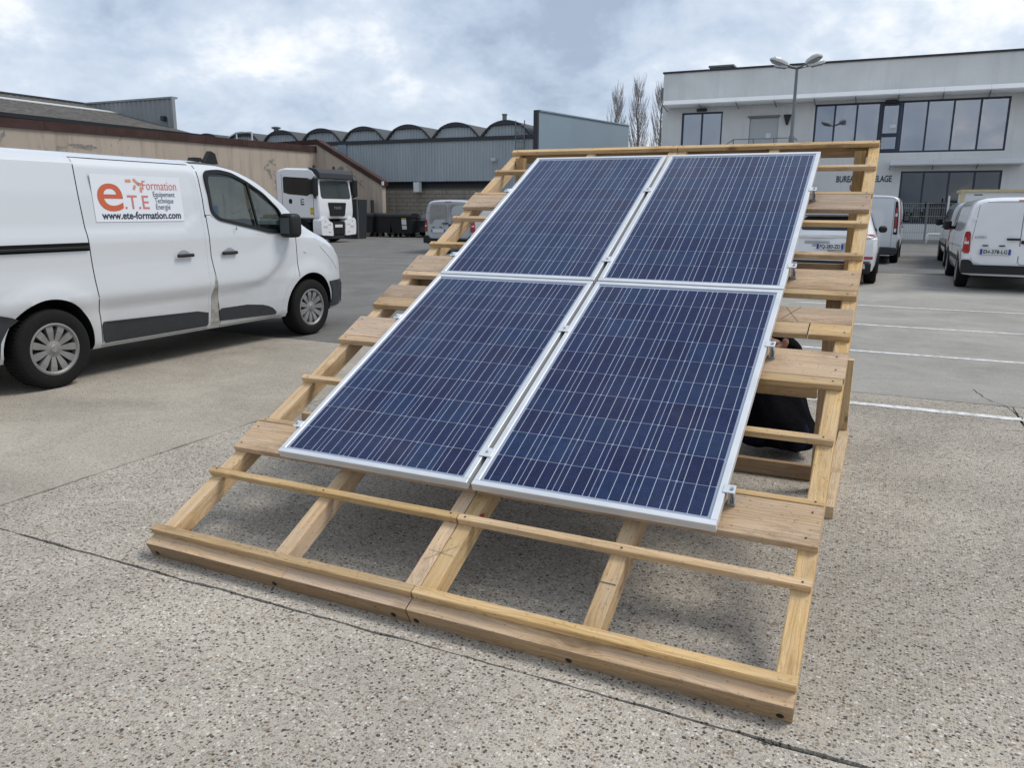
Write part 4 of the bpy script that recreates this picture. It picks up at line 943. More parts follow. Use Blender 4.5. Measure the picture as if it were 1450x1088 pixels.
def make_midvan(name, label, paint_, root_loc, rz=0, reg=None, side_win=False, zs=1.0, rear_win=False, badge=None):
    root = empty(name, root_loc, rz); tag(root, label, 'van'); o = (0, 0, 0); W = 0.96; L = 4.85
    prof = [(a, 0.30 + (b - 0.30) * zs) for a, b in van_prof]; zt_ = 0.30 + 1.50 * zs
    zt = [(0, zt_ - 0.07), (0.12, zt_ - 0.01), (0.4, zt_), (3.0, zt_), (3.4, zt_ - 0.07), (3.75, 1.50), (4.05, 1.20), (4.5, 1.08), (4.75, 0.92), (4.85, 0.70)]
    wf = [(0, 0.955), (0.06, 0.985), (0.3, 1.0), (4.0, 1.0), (4.4, 0.97), (4.7, 0.88), (4.85, 0.76)]
    P, bv = far_body(prof, W, L, zt, wf, 1.05, zt_, (0.86, 4.0), 0.33, paint_, root, o, lambda y: 0.18 * sstep(3.0, 4.6, y) - 0.05 * (1 - sstep(0, 0.5, y)))
    for wy in (0.86, 4.0):
        for s in (-1, 1): wheel(root, wy, s, 0.955, o, 0.33, 5 if paint_ != 'clean_white' else 16, simple=True)
    zk = lambda z: 0.30 + (z - 0.30) * zs
    for s in (-1, 1):
        a0, a1 = sorted((s * 0.008, s * 0.80))
        dpoly = rounded([(a0 if s > 0 else a0 + 0.03, 0.53), (a1 if s < 0 else a1 - 0.03, 0.53), (a1, 1.0), (a1 - (0.07 if s > 0 else 0), zk(1.69)), (a0 + (0.07 if s < 0 else 0), zk(1.69)), (a0, 1.0)], 0.03)
        P('shut_gap', dpoly, 'y-', 0.001, 'shut_line', grow=0.006, rim=0.002); rd = P('rear_door', dpoly, 'y-', 0.006, paint_)
        b0, b1 = sorted((s * (0.04 if rear_win else 0.07), s * (0.76 if rear_win else 0.70))); zl = 0.98 if rear_win else 1.06; wp = rounded([(b0, zl), (b1, zl), (b1 - (0.07 if s > 0 else 0), zk(1.64)), (b0 + (0.07 if s < 0 else 0), zk(1.64))], 0.07)
        P('window' if rear_win else 'pressed_panel', wp, 'y-', 0.009, 'dusty_glass' if rear_win else paint_, rd)
        P('tail_light', rounded(mir(s, [(0.815, 0.72), (0.935, 0.72), (0.925, 1.14), (0.835, 1.14)]), 0.02), 'y-', 0.018, 'tail_red', rim=0.03)
        P('tail_light', rounded([(0.01, 0.74), (0.07, 0.74), (0.05, 1.14), (0.01, 1.14)], 0.02), 'x+' if s > 0 else 'x-', 0.008, 'tail_red')
        P('tail_lens', rect(*sorted((s * 0.85, s * 0.925))[:1], 0.90, sorted((s * 0.85, s * 0.925))[1], 0.95), 'y-', 0.022, 'lamp_clear', rim=0.01)
        P('reflector_cap', rounded(mir(s, [(0.83, 0.56), (0.91, 0.56), (0.91, 0.645), (0.83, 0.645)]), 0.03), 'y-', 0.014, paint_, rim=0.02)
        P('hinge', rounded(mir(s, [(0.76, 1.35), (0.84, 1.35), (0.84, 1.41), (0.76, 1.41)]), 0.015), 'y-', 0.022, paint_, rim=0.03)
        ax = 'x+' if s > 0 else 'x-'
        P('window', rounded([(2.75, 1.12), (3.78, 1.08), (3.70, 1.30), (3.35, zk(1.58)), (2.75, zk(1.60))], 0.05), ax, 0.004, 'tint_glass')
        if side_win: P('window', rounded([(0.35, 1.14), (2.6, 1.12), (2.6, zk(1.60)), (0.45, zk(1.58))], 0.06), ax, 0.004, 'tint_glass')
        P('rub_strip', rect(1.35, 0.52, 3.5, 0.62), ax, 0.006, 'grey_plastic')
        P('sliding_gap', rect(2.68, 0.36, 2.69, 1.68), ax, 0.002, 'shut_line', rim=0.002)
        m_ = MB(o); m_.box((min(s * 0.97, s * 1.14), 3.52, 1.10), (max(s * 0.97, s * 1.14), 3.68, 1.33), 0.04); m_.build('mirror', 'black_plastic', root); m_ = MB(o); m_.box((min(s * 0.90, s * 0.99), 3.58, 1.12), (max(s * 0.90, s * 0.99), 3.64, 1.19)); m_.build('mirror_arm', 'black_plastic', root)
    P('windscreen', rounded([(-0.66, 1.18), (0.66, 1.18), (0.62, zk(1.66)), (-0.62, zk(1.66))], 0.06), 'y+', 0.004, 'tint_glass')
    P('brake_light', rounded(rect(-0.12, zk(1.715), 0.12, zk(1.74)), 0.01), 'y-', 0.01, 'tail_red')
    P('plate_recess', rounded(rect(-0.78, 0.66, 0.02, 0.90), 0.05), 'y-', 0.0085, paint_, rim=0.01)
    if reg is not None: plate(root, reg, -0.39, -0.055, 0.76, o)
    if badge: text_mb(MB(o), badge, (-0.76, -0.064, 1.01), (1, 0, 0), (0, 0, 1), 0.065, width=0.20, off=0.01).build('lettering', 'steel_grey', root, fix=False)
    h = MB(o); h.box((-0.23, -0.085, 0.985), (0.0, -0.05, 1.025), 0.01); h.box((0.012, -0.08, 0.92), (0.16, -0.05, 0.985), 0.012); h.build('rear_handle', 'black_plastic', root)
    h = MB(o); h.box((-0.62, -0.07, 0.865), (-0.52, -0.055, 0.89), 0.004); h.box((-0.34, -0.07, 0.865), (-0.24, -0.055, 0.89), 0.004); h.build('plate_lamp', 'black_plastic', root)
    b = MB(o); b.prism(rounded([(-0.94, 0.34), (0.94, 0.34), (0.945, 0.60), (0.80, 0.60), (0.74, 0.505), (-0.74, 0.505), (-0.80, 0.60), (-0.945, 0.60)], 0.03, 2), 'y', -0.10, 0.10); b.build('rear_bumper', 'black_plastic', root)
    return root
flat('dusty_glass', (0.27, 0.265, 0.25), 0.4, coat=0.3, var=0.25, vscale=2.5)
expert = make_midvan('delivery_van', 'white van with red tail lights and plate EH-378-LG', 'clean_white', (4.72, 15.25, 0), 0, 'EH-378-LG', badge='EXPERT')
vito = make_midvan('delivery_van', 'silver grey van with dusty rear windows near the black bins', 'silver_paint', (-11.1, 21.05, 0), R(3), '', rear_win=True)
sv = make_midvan('delivery_van', 'grey minivan with dark side windows parked beyond the EH-378-LG van', 'silver_paint', (4.85, 22.0, 0), R(0), None, side_win=True, zs=1.0, rear_win=True)

# ---- white SUV ----
suv = empty('suv_car', (1.33, 15.2, 0)); tag(suv, 'white SUV with plate FQ-283-ZD seen through the timber frame', 'car')
suv_prof = [(0, 0.28), (0.80, 0.28), (0.93, 0.30), (0.97, 0.42), (1.0, 0.70), (0.985, 0.95), (0.93, 1.04), (0.84, 1.28), (0.76, 1.50), (0.66, 1.58), (0.4, 1.61), (0, 1.62)]
P, bv = far_body(suv_prof, 0.945, 4.5, [(0, 1.02), (0.03, 1.08), (0.18, 1.30), (0.42, 1.52), (0.75, 1.60), (1.6, 1.62), (2.3, 1.57), (2.7, 1.42), (3.15, 1.10), (3.6, 1.02), (4.2, 0.93), (4.42, 0.80), (4.5, 0.62)],
              [(0, 0.90), (0.08, 0.955), (0.3, 0.99), (0.8, 1.0), (3.6, 1.0), (4.1, 0.95), (4.4, 0.86), (4.5, 0.76)], 0.95, 1.62, (0.80, 3.52), 0.355, 'clean_white', suv, (0, 0, 0), lambda y: -0.10 * (1 - sstep(0, 0.5, y)) + 0.15 * sstep(3.0, 4.4, y), 0.40)
for wy in (0.80, 3.52):
    for s in (-1, 1): wheel(suv, wy, s, 0.945, (0, 0, 0), 0.355, 5, simple=True)
P('rear_window', rounded([(-0.60, 1.12), (0.60, 1.12), (0.54, 1.40), (-0.54, 1.40)], 0.06), 'y-', 0.006, 'tint_glass')
sp = MB(); sp.box((-0.60, 0.02, 1.43), (0.60, 0.42, 1.50), 0.03); sp.build('spoiler', 'clean_white', suv)
P('tailgate_band', rect(-0.75, 0.97, 0.75, 1.03), 'y-', 0.03, 'clean_white', rim=0.03); P('plate_recess', rounded([(-0.42, 0.68), (0.42, 0.68), (0.50, 0.90), (-0.50, 0.90)], 0.03), 'y-', 0.004, 'silver_paint')
for s in (-1, 1):
    ax = 'x+' if s > 0 else 'x-'
    P('tail_light', rounded(mir(s, [(0.62, 0.93), (0.88, 0.95), (0.88, 1.05), (0.60, 1.04)]), 0.02), 'y-', 0.012, 'grey_plastic', rim=0.02); P('lens', rounded(mir(s, [(0.76, 0.96), (0.87, 0.97), (0.87, 1.03), (0.76, 1.02)]), 0.015), 'y-', 0.02, 'lamp_clear', rim=0.01)
    P('tail_light', rounded([(-0.02, 0.95), (0.22, 0.99), (0.20, 1.05), (-0.02, 1.05)], 0.02), ax, 0.008, 'tail_red')
    P('reflector', rect(*sorted((s * 0.68, s * 0.86))[:1], 0.545, sorted((s * 0.68, s * 0.86))[1], 0.60), 'y-', 0.014, 'tail_red', rim=0.02)
    P('side_window', rounded([(0.45, 1.10), (2.85, 1.05), (2.55, 1.28), (2.1, 1.47), (0.9, 1.50), (0.6, 1.40)], 0.05), ax, 0.005, 'tint_glass')
    m_ = MB(); m_.box((min(s * 0.88, s * 1.06), 2.55, 1.03), (max(s * 0.88, s * 1.06), 2.70, 1.18), 0.04); m_.build('mirror', 'black_plastic', suv)
b = MB(); b.box((-0.84, -0.135, 0.25), (0.84, 0.12, 0.50), 0.04); b.build('rear_bumper', 'black_plastic', suv)
b = MB(); b.bar((-0.5, -0.14, 0.42), (0.5, -0.14, 0.42), 0.012); b.bar((-0.5, -0.14, 0.42), (-0.56, -0.14, 0.36), 0.012); b.bar((0.5, -0.14, 0.42), (0.56, -0.14, 0.36), 0.012); b.build('bumper_trim', 'chrome', suv)
for s in (-1, 1):
    b = MB(); b.prism(rounded(mir(s, [(0.60, 0.36), (0.74, 0.36), (0.72, 0.46), (0.58, 0.46)]), 0.02), 'y', -0.16, 0.0); b.build('exhaust', 'chrome', suv)
plate(suv, 'FQ-283-ZD', 0.03, -0.105, 0.79, (0, 0, 0))

# ---- black hatchback by the bins ----
hb_ = empty('hatchback_car', (-17.4, 34.2, 0), R(90)); tag(hb_, 'black hatchback parked between the bins and the silver grey van', 'car')
car_prof = [(0, 0.25), (0.80, 0.25), (0.93, 0.27), (0.97, 0.40), (1.0, 0.65), (0.985, 0.88), (0.93, 0.94), (0.83, 1.2), (0.74, 1.36), (0.62, 1.42), (0.3, 1.45), (0, 1.45)]
P, bv = far_body(car_prof, 0.87, 4.0, [(0, 0.85), (0.1, 0.98), (0.35, 1.30), (0.8, 1.44), (1.9, 1.45), (2.3, 1.36), (2.8, 1.0), (3.4, 0.92), (3.85, 0.8), (4.0, 0.6)], [(0, 0.86), (0.15, 0.95), (0.5, 1.0), (3.2, 1.0), (3.7, 0.92), (4.0, 0.75)], 0.88, 1.45, (0.72, 3.2), 0.31, 'black_paint', hb_, (0, 0, 0), lambda y: 0.12 * sstep(2.8, 4.0, y), 0.35, 0.1)
for wy in (0.72, 3.2):
    for s in (-1, 1): wheel(hb_, wy, s, 0.87, (0, 0, 0), 0.31, 7, simple=True)
for s in (-1, 1):
    ax = 'x+' if s > 0 else 'x-'
    P('side_window', rounded([(1.55, 0.98), (2.62, 0.96), (2.25, 1.25), (2.0, 1.34), (1.55, 1.36)], 0.04), ax, 0.005, 'car_window'); P('side_window', rounded([(0.5, 1.0), (1.48, 0.98), (1.48, 1.36), (0.85, 1.33)], 0.04), ax, 0.005, 'car_window')
    P('headlight', rounded([(3.45, 0.62), (3.78, 0.62), (3.72, 0.75), (3.42, 0.78)], 0.03), ax, 0.006, 'lamp_clear')
    m_ = MB(); m_.box((min(s * 0.85, s * 1.0), 2.45, 0.93), (max(s * 0.85, s * 1.0), 2.58, 1.05), 0.03); m_.build('mirror', 'black_plastic', hb_)
P('windscreen', rounded([(-0.62, 1.0), (0.62, 1.0), (0.54, 1.36), (-0.54, 1.36)], 0.05), 'y+', 0.004, 'car_window')

# ---- lorry tractor, nose towards +X ----
tk = empty('lorry', (-19.6, 26.05, 0), R(-90)); tag(tk, 'white lorry cab with black grille and dark sun visor by the beige wall', 'lorry')
# local: +Y forward (world +X), local +X = world -Y (its right side, towards us)
HWt = 1.20
def slabbox(name, lo, hi, mat, ch=0.03, parent=tk): return MB().box(lo, hi, ch).build(name, mat, parent)
cabp = rounded([(-2.30, 1.02), (-0.02, 1.02), (0.02, 1.30), (0.0, 1.78), (-0.13, 2.72), (-0.22, 3.02), (-0.40, 3.12), (-1.9, 3.17), (-2.25, 3.08), (-2.32, 2.85)], 0.10, 4)
mb = MB(); 
n = len(cabp); rows = [(-HWt, 0.93), (-HWt + 0.05, 0.975), (-HWt + 0.16, 1.0), (HWt - 0.16, 1.0), (HWt - 0.05, 0.975), (HWt, 0.93)]
cyc = (-1.15, 2.05); V = []
for x, k in rows: V += [(x, cyc[0] + (p[0] - cyc[0]) * k, cyc[1] + (p[1] - cyc[1]) * k) for p in cabp]
mb.add(V, [(r * n + i, r * n + (i + 1) % n, (r + 1) * n + (i + 1) % n, (r + 1) * n + i) for r in range(5) for i in range(n)] + [list(range(n - 1, -1, -1)), list(range(5 * n, 6 * n))])
tb = BVHTree.FromPolygons([Vector(v) for v in mb.v], mb.f); mb.build('cab', 'clean_white', tk, smooth=True, angle=R(30))
def TP(name, poly, axis, off, mat, parent=tk, **k):
    k.setdefault('rim', 0.01); k.setdefault('step', 0.08); return patch(MB(), tb, poly, axis, off, **k).build(name, mat, parent, smooth=True, angle=R(40))
ws = TP('windscreen', rounded([(-1.02, 1.88), (1.02, 1.88), (1.03, 2.10), (0.98, 2.66), (-0.98, 2.66), (-1.03, 2.10)], 0.08), 'y+', 0.006, 'lorry_glass')
vz = MB(); vz.prism(rounded([(-0.04, 2.70), (0.08, 2.72), (0.04, 2.95), (-0.12, 3.10), (-0.55, 3.17), (-0.40, 3.0), (-0.08, 2.84)], 0.03, 3), 'x', -1.17, 1.17); vz.build('sun_visor', 'grey_plastic', tk)
for s in (-1, 1):
    ax = 'x+' if s > 0 else 'x-'
    TP('door_window', rounded([(-1.90, 2.08), (-0.55, 1.98), (-0.42, 2.10), (-0.52, 2.78), (-1.90, 2.80)], 0.06), ax, 0.006, 'tint_glass')
    TP('door_gap', rect(-1.98, 1.05, -1.965, 2.9), ax, 0.003, 'shut_line'); TP('door_gap', rect(-0.30, 1.05, -0.285, 2.2), ax, 0.003, 'shut_line')
    TP('handle_recess', rounded(rect(-1.62, 1.66, -1.44, 1.86), 0.03), ax, 0.006, 'black_plastic')
    m_ = MB(); m_.box((min(s * 1.24, s * 1.52), -0.10, 1.98), (max(s * 1.24, s * 1.52), 0.06, 2.74), 0.05); m_.box((min(s * 1.26, s * 1.50), -0.36, 2.05), (max(s * 1.26, s * 1.50), -0.12, 2.68), 0.05); mh = m_.build('mirror', 'black_plastic', tk)
    a_ = MB(); a_.bar((s * 1.15, -0.25, 2.78), (s * 1.40, -0.04, 2.72), 0.05); a_.bar((s * 1.15, -0.25, 1.90), (s * 1.40, -0.04, 1.99), 0.07); a_.build('mirror_arm', 'black_plastic', tk)
    bp_ = MB(); bp_.prism(rounded(mir(s, [(0.42, 0.30), (1.20, 0.34), (1.23, 0.60), (1.22, 0.96), (1.10, 1.08), (0.80, 1.08), (0.66, 0.92), (0.46, 0.86)]), 0.06, 3), 'y', -0.35, 0.10); bmp = bp_.build('bumper_corner', 'clean_white', tk)
    hl = MB(); hl.box((min(s * 0.80, s * 1.08), 0.09, 0.66), (max(s * 0.80, s * 1.08), 0.115, 0.78), 0.02); hl.build('headlight', 'lamp_clear', bmp)
    for q in ((0.95, 0.92), (0.72, 0.78), (0.62, 0.78), (0.72, 0.46), (0.62, 0.46)):
        d_ = MB(); d_.lathe([(0.0001, 0.104), (0.022, 0.104), (0.022, 0.09)], (s * q[0], 0, q[1]), 'y', 10); d_.build('bumper_hole', 'shut_line', bmp)
    for wy in (-1.05, -4.4): wheel(tk, wy, s, 1.18, (0, 0, 0), 0.50, 8, simple=True)
    st_ = MB(); st_.box((min(s * 0.95, s * 1.19), -2.3, 0.35), (max(s * 0.95, s * 1.19), -1.65, 1.0), 0.03); st_.build('steps', 'grey_plastic', tk)
ar = MB(); ar.prism([(-1.2, 1.02), (-0.55, 1.02), (-0.60, 0.88), (-1.15, 0.88)], 'x', -1.1, 1.1); ar.build('wheel_arch', 'grey_plastic', tk)
gr2 = MB(); gr2.prism(rounded([(-0.62, 1.72), (0.62, 1.72), (0.50, 1.14), (-0.50, 1.14)], 0.06, 3), 'y', -0.1, 0.045); gr2 = gr2.build('grille', 'black_plastic', tk)
text_mb(MB(), 'MAN', (0.24, 0.049, 1.44), (-1, 0, 0), (0, 0, 1), 0.17, width=0.48, off=0.02).build('lettering', 'chrome', gr2, fix=False)
bc = MB(); bc.prism(rounded([(-0.45, 0.36), (0.45, 0.36), (0.45, 0.90), (-0.45, 0.90)], 0.03, 2), 'y', -0.3, 0.06); bc = bc.build('bumper_centre', 'black_plastic', tk)
b = MB(); b.box((-0.26, 0.06, 0.66), (0.26, 0.075, 0.78)); b.build('number_plate', 'plate_white', tk)
slabbox('underrun_bar', (-1.0, -0.3, 0.16), (1.0, 0.02, 0.36), 'grey_plastic')
# door logo and inspection stickers
lg = MB()
for pts in ([(-0.98, 1.60), (-0.80, 1.60), (-0.78, 1.66), (-0.92, 1.66)], [(-0.98, 1.62), (-0.93, 1.68), (-0.93, 1.90), (-0.98, 1.84)], [(-0.90, 1.72), (-0.80, 1.72), (-0.79, 1.76), (-0.90, 1.76)], [(-0.90, 1.82), (-0.80, 1.82), (-0.79, 1.86), (-0.90, 1.86)]): lg.add([(HWt + 0.004, y, z) for y, z in pts], [(0, 1, 2, 3)])
lg.build('door_logo', 'ink', tk, fix=False)
for z in (1.20, 1.36): MB().add([(HWt + 0.004, y, zz) for y, zz in rect(-0.48, z, -0.30, z + 0.14)], [(0, 1, 2, 3)]).build('yellow_sticker', 'yellow', tk, fix=False)
for x in (0.75, -0.6):
    bc_ = MB(); bc_.lathe([(0.0001, 3.30), (0.05, 3.29), (0.07, 3.20), (0.08, 3.1)], (x, -0.55, 0), 'z', 12); bc_.build('beacon', 'rust_coping', tk)
slabbox('chassis', (-0.45, -6.2, 0.6), (0.45, -0.4, 0.95), 'dark_steel', 0.02); slabbox('fuel_tank', (0.6, -3.6, 0.45), (1.15, -2.5, 1.0), 'alu', 0.08)

# ================================================================== BUILDINGS
def holed_wall(mb, x0, x1, z0, z1, y, holes, rev, mi=0):
    """front face at y with rectangular openings; reveals run back by rev"""
    xs = sorted({x0, x1, *[h[0] for h in holes], *[h[2] for h in holes]}); zs = sorted({z0, z1, *[h[1] for h in holes], *[h[3] for h in holes]})
    for a, b in zip(xs, xs[1:]):
        for c, d in zip(zs, zs[1:]):
            if any(h[0] - 1e-6 <= a and b <= h[2] + 1e-6 and h[1] - 1e-6 <= c and d <= h[3] + 1e-6 for h in holes): continue
            mb.add([(a, y, c), (b, y, c), (b, y, d), (a, y, d)], [(0, 1, 2, 3)], mi)
    for (a, c, b, d) in holes:
        mb.add([(a, y, c), (b, y, c), (b, y, d), (a, y, d), (a, y + rev, c), (b, y + rev, c), (b, y + rev, d), (a, y + rev, d)], [(0, 4, 5, 1), (1, 5, 6, 2), (2, 6, 7, 3), (3, 7, 4, 0)], mi)
# ---- office ----
OY = 44.0
off = empty('office_building', (3, OY, 0)); oo = (-3, -OY, 0); tag(off, 'pale grey two-storey office block with navy framed windows and long awning', 'building')
OX0, OX1, OZ = -10.06, 24.0, 9.06
H1 = (-8.92, 4.45, -6.63, 6.90); HD = (-5.15, 4.20, -3.62, 6.48); H2 = (-1.80, 4.48, 7.13, 7.03); H3 = (2.65, 0.9, 7.17, 3.55)
w_ = MB(oo); holed_wall(w_, OX0, OX1, -0.05, OZ, OY, [H1, HD, H2, H3], 0.22)
w_.add([(OX0, OY, -0.05), (OX0, OY + 16, -0.05), (OX0, OY + 16, OZ), (OX0, OY, OZ)], [(0, 1, 2, 3)]); w_.add([(OX1, OY, -0.05), (OX1, OY + 16, -0.05), (OX1, OY + 16, OZ), (OX1, OY, OZ)], [(0, 1, 2, 3)]); w_.add([(OX0, OY + 16, -0.05), (OX1, OY + 16, -0.05), (OX1, OY + 16, OZ), (OX0, OY + 16, OZ)], [(0, 1, 2, 3)])
w_.build('wall', 'office_render', off, fix=False)
r_ = MB(oo); r_.box((OX0, OY + 0.3, OZ - 0.5), (OX1, OY + 16, OZ - 0.35)); r_.build('roof', 'trim_dark', off)
c_ = MB(oo); c_.box((OX0 - 0.06, OY - 0.07, OZ), (OX1 + 0.06, OY + 0.35, OZ + 0.10)); c_.build('coping', 'trim_dark', off)
v_ = MB(oo); v_.box((-7.6, OY + 0.9, OZ - 0.35), (-6.5, OY + 1.6, OZ + 0.32)); v_.box((-7.75, OY + 0.8, OZ + 0.32), (-6.35, OY + 1.7, OZ + 0.42)); v_.build('roof_vent', 'steel_grey', off)
b_ = MB(oo); b_.box((OX0 - 0.18, OY + 0.2, 7.75), (OX0 - 0.003, OY + 0.5, 8.35)); b_.build('wall_box', 'steel_grey', off)
inn = MB(oo)
for (z0, z1) in ((0.0, 3.9), (4.1, OZ - 0.52)):
    inn.add([(OX0 + .3, OY + 5, z0), (12, OY + 5, z0), (12, OY + 5, z1), (OX0 + .3, OY + 5, z1)], [(0, 1, 2, 3)]); inn.add([(OX0 + .3, OY + 0.3, z1), (12, OY + 0.3, z1), (12, OY + 5, z1), (OX0 + .3, OY + 5, z1)], [(0, 1, 2, 3)])
    inn.add([(OX0 + .3, OY + 0.3, z0 + .02), (12, OY + 0.3, z0 + .02), (12, OY + 5, z0 + .02), (OX0 + .3, OY + 5, z0 + .02)], [(0, 1, 2, 3)])
inn.build('inner_wall', 'interior_wall', off, fix=False)
for (a, z, b, h, y) in ((1.0, 4.12, 2.2, 1.1, 1.2), (3.4, 4.12, 4.6, 1.55, 0.9), (4.75, 4.12, 5.75, 1.6, 1.0), (6.0, 4.12, 7.0, 1.1, 1.3), (2.8, 0.04, 4.2, 1.5, 2.0), (5.2, 0.04, 6.8, 1.0, 1.4)):
    f_ = MB(oo); f_.box((a, OY + y, z), (b, OY + y + 0.5, z + h), 0.02); f_.build('cabinet', 'interior_wall', off)
def window(h, mull, gmat, door=None, dep=0.10, fw=0.09):
    x0, z0, x1, z1 = h; w = empty('window', parent=off); f_ = MB(oo); y0, y1 = OY + dep - 0.05, OY + dep + 0.05
    f_.box((x0, y0, z1 - fw), (x1, y1, z1)); f_.box((x0, y0, z0), (x1, y1, z0 + fw))
    xs = [x0] + list(mull) + [x1]
    for i, x in enumerate(xs):
        k = fw if i in (0, len(xs) - 1) else 0.045
        a = x if i == 0 else x - fw if i == len(xs) - 1 else x - k
        f_.box((a, y0 - 0.003, z0 + fw), (a + (fw if i in (0, len(xs) - 1) else 2 * k), y1, z1 - fw))
    f_.build('window_frame', 'frame_navy', w)
    for a, b in zip(xs, xs[1:]):
        p = MB((0, 0, 0)); cx, cz = (a + b) / 2, (z0 + z1) / 2; hw, hh = (b - a) / 2 - 0.02, (z1 - z0) / 2 - 0.03
        p.box((-hw, -0.008, -hh), (hw, 0.008, hh)); ob = p.build('pane', gmat, w); ob.location = (cx + oo[0], OY + dep + 0.02 + oo[1], cz); ob.rotation_euler = (R(random.uniform(-0.5, 0.5)), 0, R(random.uniform(-0.8, 0.8)))
    if door:
        a, b = door; d_ = MB(oo)
        for lo, hi in (((a + .05, y0 - 0.04, z0 + .05), (a + 0.19, y0 - 0.005, z1 - .02)), ((b - 0.19, y0 - 0.04, z0 + .05), (b - .05, y0 - 0.005, z1 - .02)), ((a + 0.19, y0 - 0.037, z1 - 0.2), (b - 0.19, y0 - 0.005, z1 - .02)), ((a + 0.19, y0 - 0.037, z0 + .05), (b - 0.19, y0 - 0.005, z0 + 0.2)), ((a + 0.19, y0 - 0.037, z0 + 0.80), (b - 0.19, y0 - 0.005, z0 + 0.98))): d_.box(lo, hi)
        d_.build('casement', 'frame_navy', w)
        n_ = MB(oo); n_.box((a + 0.52, y0 - 0.02, z0 + 1.22), (a + 0.80, y0 - 0.01, z0 + 1.42)); n_.build('notice', 'sign_white', w)
    return w
window(H1, (-7.78,), 'office_glass'); window(H2, (-0.80, 0.27, 1.37, 2.42, 3.56, 4.73, 5.90), 'office_glass', (1.37, 2.42)); window(H3, (3.72, 4.87, 6.00), 'office_dark_glass')
d_ = MB(oo); d_.box((-5.13, OY + 0.08, 4.20), (-3.64, OY + 0.14, 6.46)); dd = d_.build('door', 'door_grey', off)
d_ = MB(oo); d_.box((-5.25, OY - 0.12, 6.50), (-3.55, OY - 0.004, 6.58)); d_.build('door_hood', 'steel_grey', off); n_ = MB(oo); n_.box((-4.25, OY + 0.06, 5.35), (-4.0, OY + 0.079, 5.65)); n_.build('notice', 'sign_white', dd); s_ = MB(oo); s_.box((-4.65, OY - 0.05, 6.68), (-4.35, OY - 0.004, 6.80)); s_.build('exit_lamp', 'white_metal', off)
l_ = MB(oo); l_.lathe([(0.0001, 6.02), (0.05, 6.02), (0.20, 6.50), (0.22, 6.55), (0.0001, 6.56)], (-3.15, OY - 0.24, 0), 'z', 12); l_.build('wall_lamp', 'trim_dark', off)
for cxy in (-7.8, 1.85): 
    l_ = MB(oo); l_.box((cxy - 0.28, OY - 0.16, 6.93), (cxy + 0.28, OY - 0.004, 7.09), 0.03); l_.build('blind_box', 'trim_dark', off)
def awning(x0, x1, zf, zw, pr, step, name='awning'):
    a = empty(name, parent=off); n = max(1, round((x1 - x0) / step)); 
    for i in range(n):
        u, v = x0 + (x1 - x0) * i / n + 0.006, x0 + (x1 - x0) * (i + 1) / n - 0.006
        p = MB(oo); p.prism([(OY - 0.004, zw - 0.05), (OY - pr, zf - 0.13), (OY - pr - 0.03, zf - 0.08), (OY - pr + 0.20, zf + 0.15), (OY - 0.004, zw + 0.16)], 'x', u, v); p.build('awning_panel', 'awning', a)
        k = MB(oo); k.bar((u, OY - pr + 0.05, zf - 0.14), (u, OY - 0.02, zw - 0.22), 0.035); k.build('bracket', 'steel_grey', a)
    return a
awning(-9.75, 24, 7.33, 7.22, 1.15, 1.95); awning(2.1, 7.95, 3.93, 3.86, 0.85, 1.95)
text_mb(MB(oo), 'BUREAU MODELAGE', (-0.43, OY - 0.02, 3.03), (1, 0, 0), (0, 0, 1), 0.45, width=2.68, off=0.02).build('lettering', 'frame_navy', off, fix=False)
text_mb(MB(oo), 'E', (0.27, OY - 0.02, 2.62), (1, 0, 0), (0, 0, 1), 0.36, off=0.02).build('lettering', 'letter_red', off, fix=False)
# landing with railing in front of the upper door
ld = MB(oo); ld.box((-5.7, OY - 1.5, 4.0), (-2.6, OY - 0.004, 4.15)); ld.build('landing', 'steel_grey', off)
rl = MB(oo)
for z in (4.65, 4.95, 5.25): rl.bar((-5.7, OY - 1.45, z), (-2.6, OY - 1.45, z), 0.04); rl.bar((-2.6, OY - 1.45, z), (-2.6, OY - 0.05, z), 0.04); rl.bar((-5.7, OY - 1.45, z), (-8.6, OY - 1.45, z - 1.9), 0.04)
for x in (-5.7, -4.65, -3.6, -2.6): rl.bar((x, OY - 1.45, 4.0), (x, OY - 1.45, 5.27), 0.05)
for k in range(1, 6): rl.bar((-5.7 - k * 0.58, OY - 1.45, 4.0 - k * 0.38), (-5.7 - k * 0.58, OY - 1.45, 5.25 - k * 0.38), 0.04)
rl.build('railing', 'steel_grey', off)
sp_ = MB(oo)
for x in (-5.6, -2.7): sp_.box((x - 0.06, OY - 1.45, -0.05), (x + 0.06, OY - 1.33, 4.0))
for k in range(20): sp_.box((-5.7 - (k + 1) * 0.29, OY - 1.5, 4.0 - (k + 1) * 0.19), (-5.7 - k * 0.29, OY - 0.3, 4.04 - (k + 1) * 0.19))
sp_.build('stair', 'steel_grey', off)

